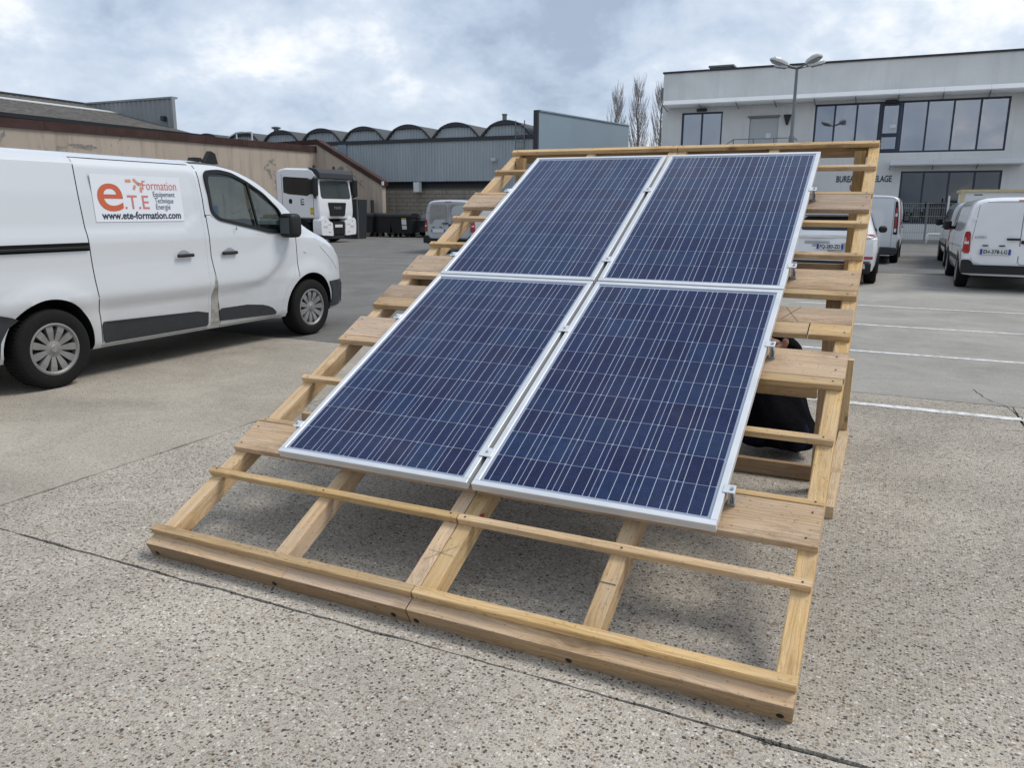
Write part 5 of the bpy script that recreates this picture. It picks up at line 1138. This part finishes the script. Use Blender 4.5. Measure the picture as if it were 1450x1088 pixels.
# ---- corrugated hangar with barrel vaults ----
HY = 36.5
hg = empty('hangar_building', (-25, HY, 0)); ho = (25, -HY, 0); tag(hg, 'blue corrugated hangar with a row of dark barrel-vaulted roofs', 'building')
def corrugated(mb, x0, x1, z0, z1, y, pitch=0.19, d=0.035, zf=None):
    n = int((x1 - x0) / pitch); V = []; xs = []
    for i in range(n):
        a = x0 + i * pitch; xs += [(a, 0), (a + pitch * 0.42, 0), (a + pitch * 0.52, -d), (a + pitch * 0.90, -d)]
    xs.append((x1, 0))
    for x, o_ in xs: V += [(x, y + o_, zf(x)[0] if zf else z0), (x, y + o_, zf(x)[1] if zf else z1)]
    return mb.add(V, [(2 * i, 2 * i + 2, 2 * i + 3, 2 * i + 1) for i in range(len(xs) - 1)])
for a, b, z in ((-47, -27.3, 2.98), (-26.7, -17.0, 2.98), (-17.0, -14.72, 0.0)):
    c_ = MB(ho); corrugated(c_, a, b, z, 5.12, HY); c_.build('cladding', 'cladding_blue', hg, fix=False)
c_ = MB(ho); c_.box((-27.3, HY - 0.10, -0.05), (-26.7, HY + 0.2, 5.10)); c_.build('column', 'cladding_smooth', hg)
c_ = MB(ho); c_.box((-47, HY - 0.12, 5.10), (-14.72, HY + 0.2, 5.28)); c_.build('gutter_beam', 'trim_dark', hg)
c_ = MB(ho); c_.box((-47, HY + 0.5, -0.05), (-14.72, HY + 25, 5.0)); c_.build('inner_core', 'interior_dark', hg)
c_ = MB(ho); c_.box((-47, HY + 0.05, 2.93), (-17.0, HY + 0.4, 2.975)); c_.build('soffit', 'trim_dark', hg)
def vault_prof(g=0.0):
    if g == 0.0:
        top = [(-0.86 + 1.72 * k / 8, 0.50 + 0.055 * (1 - (k / 4 - 1) ** 2)) for k in range(9)]
        return [(-1.36, 0.0), (-1.05, 0.32)] + top + [(1.05, 0.32), (1.36, 0.0)]
    top = [(-0.90 + 1.80 * k / 8, 0.56 + 0.23 * (1 - (k / 4 - 1) ** 2)) for k in range(9)]
    return [(-1.50, 0.0), (-1.16, 0.36)] + top + [(1.16, 0.36), (1.50, 0.0)]
vm = None
for i in range(11):
    cx = -16.40 - 3.03 * i
    pin = vault_prof()
    g_ = MB(ho); corrugated(g_, cx - 1.40, cx + 1.40, 5.27, 6, HY + 0.02, zf=lambda x: (5.27, 5.27 + max(0.02, lerp_pts([(p[0], p[1]) for p in pin], x - cx)))); g_.build('gable', 'cladding_blue', hg, fix=False)
    po = vault_prof(0.085)
    t_ = MB(ho); n = len(pin)
    V = [(cx + p[0], HY - 0.14, 5.285 + p[1]) for p in pin] + [(cx + p[0], HY - 0.14, 5.285 + p[1]) for p in po] + [(cx + p[0], HY + 0.05, 5.285 + p[1]) for p in pin] + [(cx + p[0], HY + 0.05, 5.285 + p[1]) for p in po]
    F = []
    for k in range(n - 1): F += [(k, k + 1, n + k + 1, n + k), (n + k, n + k + 1, 3 * n + k + 1, 3 * n + k), (k, 2 * n + k, 2 * n + k + 1, k + 1)]
    t_.add(V, F); t_.build('rim', 'trim_dark', hg)
    r_ = MB(ho); V = []; ys = [HY + 0.05 + 24 * k / 12 for k in range(13)]
    for y in ys: V += [(cx + p[0], y, 5.27 + p[1]) for p in po]
    r_.add(V, [(a * n + k, a * n + k + 1, (a + 1) * n + k + 1, (a + 1) * n + k) for a in range(12) for k in range(n - 1)])
    for y in [HY + 0.6 + 0.9 * k for k in range(8)]:
        for sgn in (0, 1): pass
    r_.build('vault', 'vault_roof', hg, smooth=True, angle=R(30))
# raised smooth end wall
ew = empty('end_wall', (-14.6, 44, 0)); eo = (14.6, -44, 0); tag(ew, 'smooth blue-grey end wall rising above the corrugated hangar', 'wall')
e_ = MB(eo); e_.prism([(36.42, 0.0), (52, 0.0), (52, 7.12), (36.42, 6.42)], 'x', -14.70, -14.50); e_.build('panel', 'cladding_smooth', ew)
e_ = MB(eo); e_.box((-14.73, 36.24, 0.0), (-14.49, 36.42, 6.47)); e_.build('edge_trim', 'trim_dark', ew)
e_ = MB(eo); e_.prism([(36.42, 6.43), (52, 7.13), (52, 7.20), (36.42, 6.50)], 'x', -14.74, -14.44); e_.build('flashing', 'cladding_smooth', ew)
# fixed ladder, floodlight, chimney pipe, vent
la = MB(); 
for x in (-15.75, -15.25): la.bar((x, HY - 0.22, 3.4), (x, HY - 0.22, 6.0), 0.045)
for k in range(9): la.bar((-15.75, HY - 0.22, 3.5 + k * 0.28), (-15.25, HY - 0.22, 3.5 + k * 0.28), 0.03)
for z in (4.0, 5.4): la.bar((-15.75, HY - 0.22, z), (-15.75, HY + 0.0, z), 0.03); la.bar((-15.25, HY - 0.22, z), (-15.25, HY + 0.0, z), 0.03)
tag(la.build('wall_ladder', 'steel_grey'), 'grey steel ladder fixed to the hangar front near its end wall', 'ladder')
fl = empty('floodlight', (-17.05, HY, 4.05)); tag(fl, 'small floodlight bracketed on the corrugated hangar wall', 'floodlight')
MB().box((-0.14, -0.30, -0.08), (0.14, -0.14, 0.10), 0.02).build('lamp_head', 'lamp_head', fl); MB().bar((0, -0.16, 0), (0, 0.02, 0.05), 0.04).build('bracket', 'steel_grey', fl)
vb = MB(); vb.box((-22.05, 36.2, 2.38), (-21.7, 36.55, 2.93), 0.02); tag(vb.build('junction_cabinet', 'white_metal'), 'white cabinet hanging under the hangar cladding above the block wall', 'cabinet')
ch_ = MB(); ch_.lathe([(0.13, 5.9), (0.13, 6.75), (0.16, 6.75), (0.16, 6.82), (0.0001, 6.82)], (-18.2, 40, 0), 'z', 12); tag(ch_.build('roof_pipe', 'steel_grey', smooth=False), 'short grey pipe standing on a hangar vault', 'chimney')
rv = empty('roof_vent', (-34.5, 39.2, 5.3)); tag(rv, 'boxy grey roof ventilator with a cowl rising behind the brown coping', 'vent')
MB().box((-0.75, -0.5, 0.0), (0.75, 0.5, 0.75), 0.03).build('housing', 'steel_grey', rv); MB().lathe([(0.16, 0.75), (0.16, 1.15), (0.30, 1.2), (0.30, 1.28), (0.0001, 1.34)], (0.2, 0, 0), 'z', 12).build('cowl', 'steel_grey', rv)
fr_ = MB()
for x in (-33.6, -32.4): fr_.bar((x, 34.9, 4.9), (x, 34.9, 5.85), 0.06)
fr_.bar((-33.6, 34.9, 5.85), (-32.4, 34.9, 5.85), 0.06); fr_.bar((-33.6, 34.9, 5.85), (-35.2, 34.9, 5.2), 0.06); fr_.bar((-33.6, 34.9, 5.4), (-32.4, 34.9, 5.4), 0.05)
tag(fr_.build('roof_guardrail', 'white_metal'), 'white metal guard frame behind the brown wall coping', 'guard rail')

# ---- block wall under the cladding ----
bw = empty('block_wall', (-20, 36.9, 0)); bo = (20, -36.9, 0); tag(bw, 'low wall of weathered concrete blocks under the hangar cladding', 'wall')
b_ = MB(bo); b_.box((-24.6, 36.83, -0.05), (-16.9, 37.0, 2.62)); b_.build('core', 'mortar', bw)
bl = MB(); bl.box((-0.232, -0.035, -0.105), (0.232, 0.035, 0.105), 0.006); t0 = bl.build('block', 'blockwork'); blm = t0.data; bpy.data.objects.remove(t0)
rb_ = random.Random(11)
for r in range(11):
    for c in range(15):
        x = -24.3 + c * 0.48 + (0.24 if r % 2 else 0)
        if x > -17.2: continue
        b = link_mesh('block', blm, bw); b.location = (x + bo[0], 36.815 + bo[1] + rb_.uniform(-.008, .008), 0.16 + r * 0.224)

# ---- long rendered wall on the left with brown coping, gable, shed roof ----
lw = empty('rendered_wall', (-27, 18, 0)); lo = (27, -18, 0); tag(lw, 'long beige rendered wall with peeling patches and brown coping', 'wall')
w_ = MB(lo); w_.prism([(2.0, -0.05), (34.0, -0.05), (34.0, 4.54), (16.4, 4.31), (2.0, 4.15)], 'x', -27.3, -27.0); w_.build('wall_face', 'old_render', lw)
for k in range(12):
    y0, y1 = 2 + k * 32 / 12, 2 + (k + 1) * 32 / 12 - 0.012; z = lambda y: lerp_pts([(2, 4.15), (16.4, 4.31), (34, 4.54)], y)
    w_ = MB(lo); w_.prism([(y0, z(y0) - 0.02), (y1, z(y1) - 0.02), (y1, z(y1) + 0.30), (y0, z(y0) + 0.30)], 'x', -27.36, -26.92); w_.build('coping', 'rust_coping', lw)
gw = empty('gable_wall', (-27, 34.1, 0)); go = (27, -34.1, 0); tag(gw, 'beige gable wall with sloping brown coping behind the lorry', 'wall')
w_ = MB(go); w_.prism([(-34, -0.05), (-22.65, -0.05), (-22.65, 2.72), (-26.96, 4.98), (-34, 4.80)], 'y', 34.02, 34.35); w_.build('wall_face', 'old_render', gw)
w_ = MB(go); w_.prism([(-34, 4.78), (-26.96, 4.96), (-26.96, 5.20), (-34, 5.02)], 'y', 33.94, 34.42); w_.build('coping', 'rust_coping', gw)
w_ = MB(go); w_.prism([(-26.955, 4.96), (-22.55, 2.65), (-22.50, 2.90), (-26.90, 5.21), (-26.955, 5.20)], 'y', 33.94, 34.42); w_.build('coping', 'rust_coping', gw)
dn = MB(go); dn.lathe([(0.07, 2.70), (0.07, 2.90), (0.0001, 2.90)], (-22.52, 33.9, 0), 'z', 8); dn.build('gutter_end', 'white_metal', gw)
shd = empty('shed_roof', (-36, 20, 0)); so_ = (36, -20, 0); tag(shd, 'corrugated fibre-cement shed roof with pale skylight strip above the beige wall', 'building')
def zs(x): return 7.22 - (x + 40.4) * 0.223
mb = MB(so_); n = 150; V = []
for i in range(n + 1):
    y = 6 + 24 * i / n; d = 0.03 * (i % 2)
    V += [(-40.4, y, zs(-40.4) + d), (-28.5, y, zs(-28.5) + d)]
mb.add(V, [(2 * i, 2 * i + 2, 2 * i + 3, 2 * i + 1) for i in range(n)]); mb.build('roof_sheet', 'roof_fibre', shd, fix=False)
mb = MB(so_); mb.obox((-37.65, 18, zs(-37.65) + 0.05), (0.28, 0, -0.28 * 0.223), (0, 12, 0), (0, 0, 0.02)); mb.build('skylight', 'skylight', shd)
mb = MB(so_); mb.obox((-40.4, 18, zs(-40.4) + 0.04), (0.2, 0, 0), (0, 12, 0), (0, 0, 0.05)); mb.build('ridge', 'trim_dark', shd)
mb = MB(so_); mb.obox((-30.6, 18, zs(-30.6) + 0.06), (0.75, 0, -0.75 * 0.223), (0, 12, 0), (0, 0, 0.03)); mb.build('eave_shadow_gutter', 'dark_void', shd)  # near-black slab laid on the roof as eave shadow along the gutter
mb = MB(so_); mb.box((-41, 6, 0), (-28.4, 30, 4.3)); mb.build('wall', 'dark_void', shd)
cw = MB(so_); n = int(7.6 / 0.36); V = []
for i in range(n + 1):
    x = -41.0 + 7.66 * i / n; V += [(x - 0.14, 30.02, 4.0), (x - 0.14, 30.02, 7.22), (x, 30.02, 4.0), (x, 30.02, 7.22), (x, 29.95, 4.0), (x, 29.95, 7.22), (x + 0.06, 29.95, 4.0), (x + 0.06, 29.95, 7.22)]
cw.add(V, [(2 * i, 2 * i + 2, 2 * i + 3, 2 * i + 1) for i in range(len(V) // 2 - 1)]); cw.build('end_cladding', 'clad_grey', shd, fix=False)
mb = MB(so_); mb.box((-41.2, 29.9, 7.20), (-33.2, 30.3, 7.29)); mb.box((-33.30, 29.9, 4.0), (-33.2, 30.1, 7.20)); mb.build('cladding_trim', 'clad_grey', shd)
mb = MB(so_); mb.box((-34.0, 29.72, 6.05), (-33.75, 29.94, 6.3), 0.02); mb.build('wall_lamp', 'trim_dark', shd)

# ================================================================== YARD OBJECTS
lp = empty('street_lamp', (-1.51, 32.0, 0)); tag(lp, 'grey lamp post with four splayed heads in front of the office', 'street lamp')
MB().lathe([(0.11, 0.0), (0.11, 4.3), (0.10, 4.42), (0.07, 4.5), (0.055, 7.05), (0.0001, 7.05)], (0, 0, 0), 'z', 12).build('pole', 'steel_grey', lp, smooth=True, angle=R(50))
for k in range(4):
    a = R(38 + 90 * k + (14 if k % 2 else 0)); d = Vector((math.cos(a), math.sin(a), 0)); n_ = Vector((-d.y, d.x, 0)); u_ = Vector((0, 0, 1)); up_ = (u_ * math.cos(R(14)) - d * math.sin(R(14))); dd_ = d * math.cos(R(14)) + u_ * math.sin(R(14))
    ar = MB(); ar.tube([(0, 0, 7.0), tuple(d * 0.25 + u_ * 7.06), tuple(d * 0.5 + u_ * 7.13)], 0.032, 8); ar = ar.build('arm', 'steel_grey', lp, smooth=True)
    hd = MB(); o = d * 0.45 + u_ * 7.13; V = []
    for (t, w, h0, h1) in ((0, 0.07, -0.03, 0.06), (0.08, 0.12, -0.05, 0.11), (0.38, 0.17, -0.05, 0.15), (0.62, 0.16, -0.05, 0.12), (0.74, 0.09, -0.03, 0.04)):
        V += [o + dd_ * t + n_ * a_ * w + up_ * b_ for a_, b_ in ((-1, h0), (1, h0), (0.95, h0 + (h1 - h0) * 0.55), (0.5, h1), (-0.5, h1), (-0.95, h0 + (h1 - h0) * 0.55))]
    hd.add(V, [(i * 6 + j, i * 6 + (j + 1) % 6, (i + 1) * 6 + (j + 1) % 6, (i + 1) * 6 + j) for i in range(4) for j in range(6)] + [(5, 4, 3, 2, 1, 0), tuple(range(24, 30))]); hdo = hd.build('lamp_head', 'lamp_head', lp)
    ln = MB(); ln.add([o + dd_ * t + n_ * a_ * w + up_ * b_ for t, w, b_ in ((0.18, 0.11, -0.055), (0.66, 0.12, -0.055), (0.24, 0.08, -0.11), (0.6, 0.08, -0.12)) for a_ in (-1, 1)], [(0, 1, 3, 2), (4, 5, 7, 6), (0, 1, 5, 4), (2, 3, 7, 6), (0, 2, 6, 4), (1, 3, 7, 5)]); ln.build('lens', 'lamp_lens', hdo)
fe = empty('mesh_fence', (3, 42, 0)); fo = (-3, -42, 0); tag(fe, 'grey welded mesh fence in front of the lower office windows', 'fence')
for x in (-6.0, -3.5, -1.0, 1.5, 4.0, 6.5, 9.0): MB(fo).box((x - 0.03, 41.97, 0), (x + 0.03, 42.03, 1.98)).build('post', 'steel_grey', fe)
for x in (-6.0, -3.5, -1.0, 1.5, 4.0, 6.5):
    f_ = MB(fo)
    for k in range(25): f_.bar((x + 0.05 + k * 0.1, 42, 0.08), (x + 0.05 + k * 0.1, 42, 1.95), 0.011)
    for z in (0.12, 0.5, 0.9, 1.3, 1.7, 1.92): f_.bar((x + 0.03, 41.99, z), (x + 2.47, 41.99, z), 0.018)
    f_.build('mesh_panel', 'wire_mesh', fe)
wp_ = MB(); wp_.lathe([(0.045, 0.0), (0.045, 2.25), (0.0001, 2.26)], (4.85, 41.4, 0), 'z', 10); tag(wp_.build('marker_post', 'white_metal'), 'slim white post standing against the mesh fence', 'post')
hp = MB(); hp.tube([(4.02, 39.5, 0.0), (4.02, 39.5, 0.42), (4.06, 39.5, 0.50), (5.35, 39.5, 0.50), (5.39, 39.5, 0.42), (5.39, 39.5, 0.0)], 0.045, 8); tag(hp.build('hoop_barrier', 'white_metal', smooth=True), 'white tubular hoop barrier standing before the mesh fence', 'barrier')
kb = MB(); kb.box((-8, 41.6, -0.04), (16, 44.0, 0.10)); tag(kb.build('pavement', 'smooth_concrete'), kind='structure')
tp = empty('box_trailer', (6.6, 28.2, 0)); to = (-6.6, -28.2, 0); tag(tp, 'white boarded trailer body with beige rim behind the EH-378-LG van', 'trailer')
MB(to).box((4.46, 27.25, 0.85), (8.7, 29.2, 2.14)).build('side_panel', 'white_metal', tp)
t_ = MB(to); t_.box((4.40, 27.18, 2.14), (8.76, 29.27, 2.22)); t_.build('rim', 'beige_wood', tp); t_ = MB(to); t_.box((4.40, 27.18, 0.85), (4.50, 27.25 - 0.002, 2.137)); t_.box((8.66, 27.18, 0.85), (8.76, 27.248, 2.137)); t_.build('corner_post', 'beige_wood', tp); MB(to).box((4.78, 27.24, 2.04), (5.02, 27.249, 2.07)).build('lettering_strip', 'ink', tp)
for x in (5.6, 7.6): 
    t_ = MB(to); t_.lathe([(a * 1.1, b) for a, b in tyre_p], (0, 0, 0), 'x', 24); 
    w = MB(to); w.lathe([(a, b) for a, b in tyre_p], (x, 27.4, 0.335), 'y', 24); w.build('wheel', 'rubber', tp, smooth=True)
MB(to).box((4.7, 27.6, 0.5), (8.5, 28.8, 0.85)).build('chassis', 'dark_steel', tp)
def make_bin(x, y, rz, label, notice):
    r = empty('wheeled_bin', (x, y, 0), rz); tag(r, label, 'bin', 'black wheeled bins by the block wall')
    b = MB(); V = [(-0.52, -0.36, 0.22), (0.52, -0.36, 0.22), (0.52, 0.36, 0.22), (-0.52, 0.36, 0.22), (-0.62, -0.46, 1.06), (0.62, -0.46, 1.06), (0.62, 0.46, 1.06), (-0.62, 0.46, 1.06)]
    b.add(V, [(0, 3, 2, 1), (0, 1, 5, 4), (1, 2, 6, 5), (2, 3, 7, 6), (3, 0, 4, 7), (4, 5, 6, 7)]); b.build('tub', 'bin_black', r)
    rm_ = MB(); rm_.box((-0.65, -0.50, 1.02), (0.65, 0.50, 1.08), 0.01); rm_.build('rim', 'bin_black', r)
    l = MB(); l.prism([(-0.50, 1.082), (0.50, 1.082), (0.48, 1.16), (0.2, 1.24), (-0.2, 1.24), (-0.48, 1.16)], 'x', -0.65, 0.65); l.build('lid', 'bin_black', r)
    for sx in (-0.42, 0.42):
        for sy in (-0.28, 0.28): w = MB(); w.lathe([(0.0001, -.03), (0.1, -.03), (0.1, .03), (0.0001, .03)], (sx, sy, 0.1), 'x', 12); w.bar((sx, sy, 0.12), (sx, sy, 0.24), 0.04); w.build('castor', 'rubber', r)
    if notice:
        for z0, z1, mt in ((0.42, 0.62, 'plate_white'), (0.66, 0.92, 'sign_white'), (0.93, 1.0, 'yellow')): n_ = MB(); n_.obox((0.25, -0.395 - (0.5 * (z0 + z1) - 0.22) * 0.12 + 0.012, (z0 + z1) / 2), (0.14, 0, 0), (0, 0.004, 0), (0, -0.12 * (z1 - z0) / 2, (z1 - z0) / 2)); n_.build('notice', mt, r)
    return r
make_bin(-23.05, 33.1, R(4), 'black wheeled bin standing against the lorry side of the bin row', False); make_bin(-21.98, 33.35, R(-3), 'black wheeled bin in the middle of the bin row', False); make_bin(-20.75, 33.2, R(2), 'black wheeled bin with white and yellow notices on its front', True)
bp2 = MB(); bp2.lathe([(0.10, 0.0), (0.10, 1.92), (0.0001, 1.93)], (-23.1, 33.7, 0), 'z', 12); tag(bp2.build('bollard_post', 'trim_dark'), 'black post rising behind the wheeled bins', 'post')
pn_ = empty('tall_cabinet', (-21.55, 30.2, 0)); tag(pn_, 'tall dark grey metal panel standing beside the white lorry cab', 'panel')
MB().prism([(-0.42, 0.0), (0.24, 0.0), (0.36, 1.90), (-0.42, 1.94)], 'y', -0.35, 0.35).build('sheet', 'grey_plastic', pn_); MB().box((0.26, -0.40, 0.02), (0.32, -0.352, 1.88)).build('edge_rail', 'steel_grey', pn_)

# ---- bare poplars ----
def poplar(x, y, h, seed, label):
    q = random.Random(seed); r = empty('poplar_tree', (x, y, 0)); tag(r, label, 'tree', 'bare poplars behind the hangar')
    t = MB(); pts = [(q.uniform(-.1, .1) * i / 6, q.uniform(-.1, .1) * i / 6, h * 0.96 * i / 12) for i in range(13)]; t.tube(pts, [0.24 * (1 - i / 13) + 0.015 for i in range(13)], 7); t.build('trunk', 'bark', r, smooth=True)
    b = MB()
    for k in range(110):
        z = h * (0.14 + 0.80 * q.random()); a = q.uniform(0, 2 * math.pi); L = (h - z) * q.uniform(0.25, 0.42) + 0.6; sp = 0.30 + 0.16 * q.random()
        R_ = min(1.25, 0.34 * L) ; P0 = Vector((0, 0, z)); d = Vector((math.cos(a), math.sin(a), 0)); pp = [P0]
        for s_ in range(1, 6):
            f_ = s_ / 5; pp.append(P0 + d * R_ * (f_ ** 0.55) + Vector((q.uniform(-.06, .06), q.uniform(-.06, .06), L * f_)))
        rr = 0.036 * min(1, L / 4) + 0.008; b.tube(pp, [rr * (1 - 0.75 * i / 5) for i in range(6)], 4, caps=False)
        for j in range(6):
            i = q.randint(1, 4); p = pp[i].lerp(pp[i + 1], q.random()); a2 = a + q.uniform(-1.4, 1.4); l2 = q.uniform(0.5, 1.2); b.tube([p, p + Vector((math.cos(a2) * l2 * 0.28, math.sin(a2) * l2 * 0.28, l2 * 0.75)), p + Vector((math.cos(a2) * l2 * 0.34, math.sin(a2) * l2 * 0.34, l2 * 1.25))], [0.013, 0.010, 0.006], 3, caps=False)
    b.build('crown', 'twig', r)
    return r
poplar(-26.2, 85, 14.0, 1, 'shortest bare poplar, next to the blue-grey end wall'); poplar(-23.75, 85, 14.9, 2, 'tallest bare poplar between two others'); poplar(-21.5, 86, 14.5, 3, 'bare poplar nearest the corner of the office block'); poplar(-20.3, 90, 14.3, 4, 'bare poplar half hidden by the office block corner')

# ================================================================== WORKER crouching under the frame
def skin_mesh(name, verts, edges, radii, root_i, sub=2):
    me = bpy.data.meshes.new(name); me.from_pydata([Vector(v) for v in verts], edges, []); ob = bpy.data.objects.new(name, me); COL.objects.link(ob)
    md = ob.modifiers.new('s', 'SKIN'); md.use_smooth_shade = True
    for i, r_ in enumerate(radii): me.skin_vertices[0].data[i].radius = r_ if isinstance(r_, tuple) else (r_, r_); me.skin_vertices[0].data[i].use_root = (i == root_i)
    s2 = ob.modifiers.new('u', 'SUBSURF'); s2.levels = sub; s2.render_levels = sub
    dg = bpy.context.evaluated_depsgraph_get(); dg.update(); m2 = bpy.data.meshes.new_from_object(ob.evaluated_get(dg)); ob.modifiers.clear(); ob.data = m2; bpy.data.meshes.remove(me); return ob
per = empty('person', (1.90, 2.45, 0)); tag(per, 'person in black jacket and dark jeans crouching under the timber frame, hand raised', 'person'); pofs = Vector((-1.90, -2.45, 0))
V = [(1.84, 2.50, 0.26), (1.82, 2.50, 0.40), (1.79, 2.52, 0.56), (1.76, 2.55, 0.70), (1.745, 2.56, 0.78), (1.735, 2.555, 0.85), (1.73, 2.54, 0.95), (1.725, 2.53, 1.05),
     (1.94, 2.44, 0.26), (2.065, 2.24, 0.125), (2.05, 2.48, 0.085), (2.045, 2.62, 0.06), (2.045, 2.70, 0.04),
     (1.77, 2.44, 0.26), (1.89, 2.20, 0.125), (1.82, 2.46, 0.085), (1.80, 2.62, 0.06), (1.80, 2.70, 0.04),
     (1.89, 2.53, 0.70), (2.01, 2.46, 0.62), (1.995, 2.33, 0.69), (1.945, 2.27, 0.722),
     (1.60, 2.55, 0.71), (1.57, 2.47, 0.50), (1.68, 2.36, 0.60), (1.72, 2.34, 0.64), (1.93, 2.33, 0.28)]
E_ = [(0, 1), (1, 2), (2, 3), (3, 4), (4, 5), (5, 6), (6, 7), (0, 8), (8, 9), (9, 10), (10, 11), (11, 12), (0, 13), (13, 14), (14, 15), (15, 16), (16, 17), (3, 18), (18, 19), (19, 20), (20, 21), (3, 22), (22, 23), (23, 24), (24, 25), (1, 26)]
RD = [(0.19, 0.15), (0.17, 0.13), (0.165, 0.12), (0.15, 0.105), 0.07, 0.06, 0.09, 0.075, 0.15, 0.118, 0.065, 0.05, 0.04, 0.15, 0.118, 0.052, 0.05, 0.04, 0.075, 0.058, 0.045, 0.034, 0.075, 0.055, 0.043, 0.032, (0.14, 0.12)]
bd = skin_mesh('body', [Vector(v) + pofs for v in V], E_, RD, 0, 3); bd.parent = per
nrm_ = [v.normal.copy() for v in bd.data.vertices]
for v, n_v in zip(bd.data.vertices, nrm_):
    p_ = v.co - pofs
    if p_.z > 0.80: continue
    q_ = Vector((p_.x * 9, p_.y * 9, p_.z * 22)); f_ = 1 - abs(mnoise.noise(q_)) * 2.2; g_ = mnoise.noise(p_ * 7)
    v.co += n_v * (0.011 * f_ + 0.014 * g_)
for nm in ('jacket', 'jeans', 'skin', 'shoe'): bd.data.materials.append(M[nm])
for p in bd.data.polygons:
    c = Vector(p.center) - pofs; p.use_smooth = True
    p.material_index = 2 if c.z > 0.83 else 3 if (c.z < 0.10 and c.y > 2.58) else 0 if (c.z > 0.36 and not (c.y < 2.33 and c.z < 0.42)) else 1
    if c.z > 0.6 and (c - Vector(V[21])).length < 0.035: p.material_index = 2
jk = MB(tuple(pofs)); V = []; rg = [(0.70, .10, .09, 1.775, 2.54), (0.60, .15, .13, 1.80, 2.51), (0.48, .185, .165, 1.825, 2.47), (0.36, .215, .195, 1.86, 2.42), (0.24, .24, .21, 1.90, 2.37), (0.14, .235, .20, 1.93, 2.345), (0.075, .21, .175, 1.94, 2.34)]
for zr in [0.70 - 0.025 * k for k in range(26)]:
    g = [smooth_pts(sorted((r_[0], r_[i_]) for r_ in rg), zr) for i_ in (1, 2, 3, 4)]
    for k in range(56):
        a_ = 2 * math.pi * k / 56; ca, sa = math.cos(a_), math.sin(a_)
        w_ = 0.020 * (1 - 2.4 * abs(mnoise.noise(Vector((ca * 1.6 + zr * 3.2, sa * 1.6, zr * 5.0))))) + 0.012 * mnoise.noise(Vector((ca * 4, sa * 4, zr * 9)))
        V.append((g[2] + ca * (g[0] + w_), g[3] + sa * (g[1] + w_), zr + 0.012 * math.sin(3 * a_)))
jk.add(V, [(j * 56 + k, j * 56 + (k + 1) % 56, (j + 1) * 56 + (k + 1) % 56, (j + 1) * 56 + k) for j in range(25) for k in range(56)]); jk.build('jacket', 'jacket', per, smooth=True)
# right hand: palm, four curled fingers and a thumb
def hand(root, at, fw_, up_, side, par):
    at, fw_, up_ = Vector(at) + pofs, Vector(fw_).normalized(), Vector(up_).normalized(); sd = fw_.cross(up_) * side
    v = [at, at + fw_ * 0.045, at + fw_ * 0.085]; e = [(0, 1), (1, 2)]; r = [(0.026, 0.018), (0.038, 0.017), (0.038, 0.014)]
    for k, (off_, L) in enumerate(((-0.030, 0.072), (-0.010, 0.082), (0.010, 0.078), (0.029, 0.062))):
        b0 = len(v); p0 = at + fw_ * 0.088 + sd * off_
        v += [p0, p0 + fw_ * L * 0.42 + up_ * 0.006, p0 + fw_ * L * 0.60 - up_ * L * 0.33, p0 + fw_ * L * 0.38 - up_ * L * 0.58]
        e += [(2, b0), (b0, b0 + 1), (b0 + 1, b0 + 2), (b0 + 2, b0 + 3)]; r += [0.0095, 0.0092, 0.0085, 0.0075]
    b0 = len(v); v += [at + fw_ * 0.02 - sd * 0.034, at + fw_ * 0.06 - sd * 0.058 - up_ * 0.012, at + fw_ * 0.095 - sd * 0.05 - up_ * 0.03]; e += [(0, b0), (b0, b0 + 1), (b0 + 1, b0 + 2)]; r += [0.013, 0.0105, 0.009]
    h = skin_mesh('hand', v, e, r, 0, 2); h.parent = par; h.data.materials.append(M['skin'])
    for p in h.data.polygons: p.use_smooth = True
    return h
hand(per, (1.94, 2.265, 0.725), (-0.93, -0.15, 0.05), (0.05, -0.5, 0.86), 1, per); hand(per, (1.725, 2.335, 0.645), (0.3, -0.5, 0.75), (-0.3, -0.8, -0.4), -1, per)
hr = MB(tuple(pofs)); hr.lathe([(0.0001, 1.135), (0.05, 1.13), (0.09, 1.09), (0.105, 1.03), (0.10, 0.98)], (1.727, 2.545, -0.02), 'z', 16); hr.build('hair', 'hair', per, smooth=True)
fc = MB(tuple(pofs)); fc.lathe([(0.0001, 0.03), (0.012, 0.012), (0.016, 0.0)], (1.725, 2.425, 0.965), 'y', 8)
fc.build('nose', 'skin', per, smooth=True)
for sx_ in (-0.034, 0.034): ey = MB(tuple(pofs)); ey.lathe([(0.0001, -0.008), (0.01, -0.004), (0.012, 0.004)], (1.725 + sx_, 2.445, 1.0), 'y', 8); ey.build('eye', 'ink', per, smooth=True)
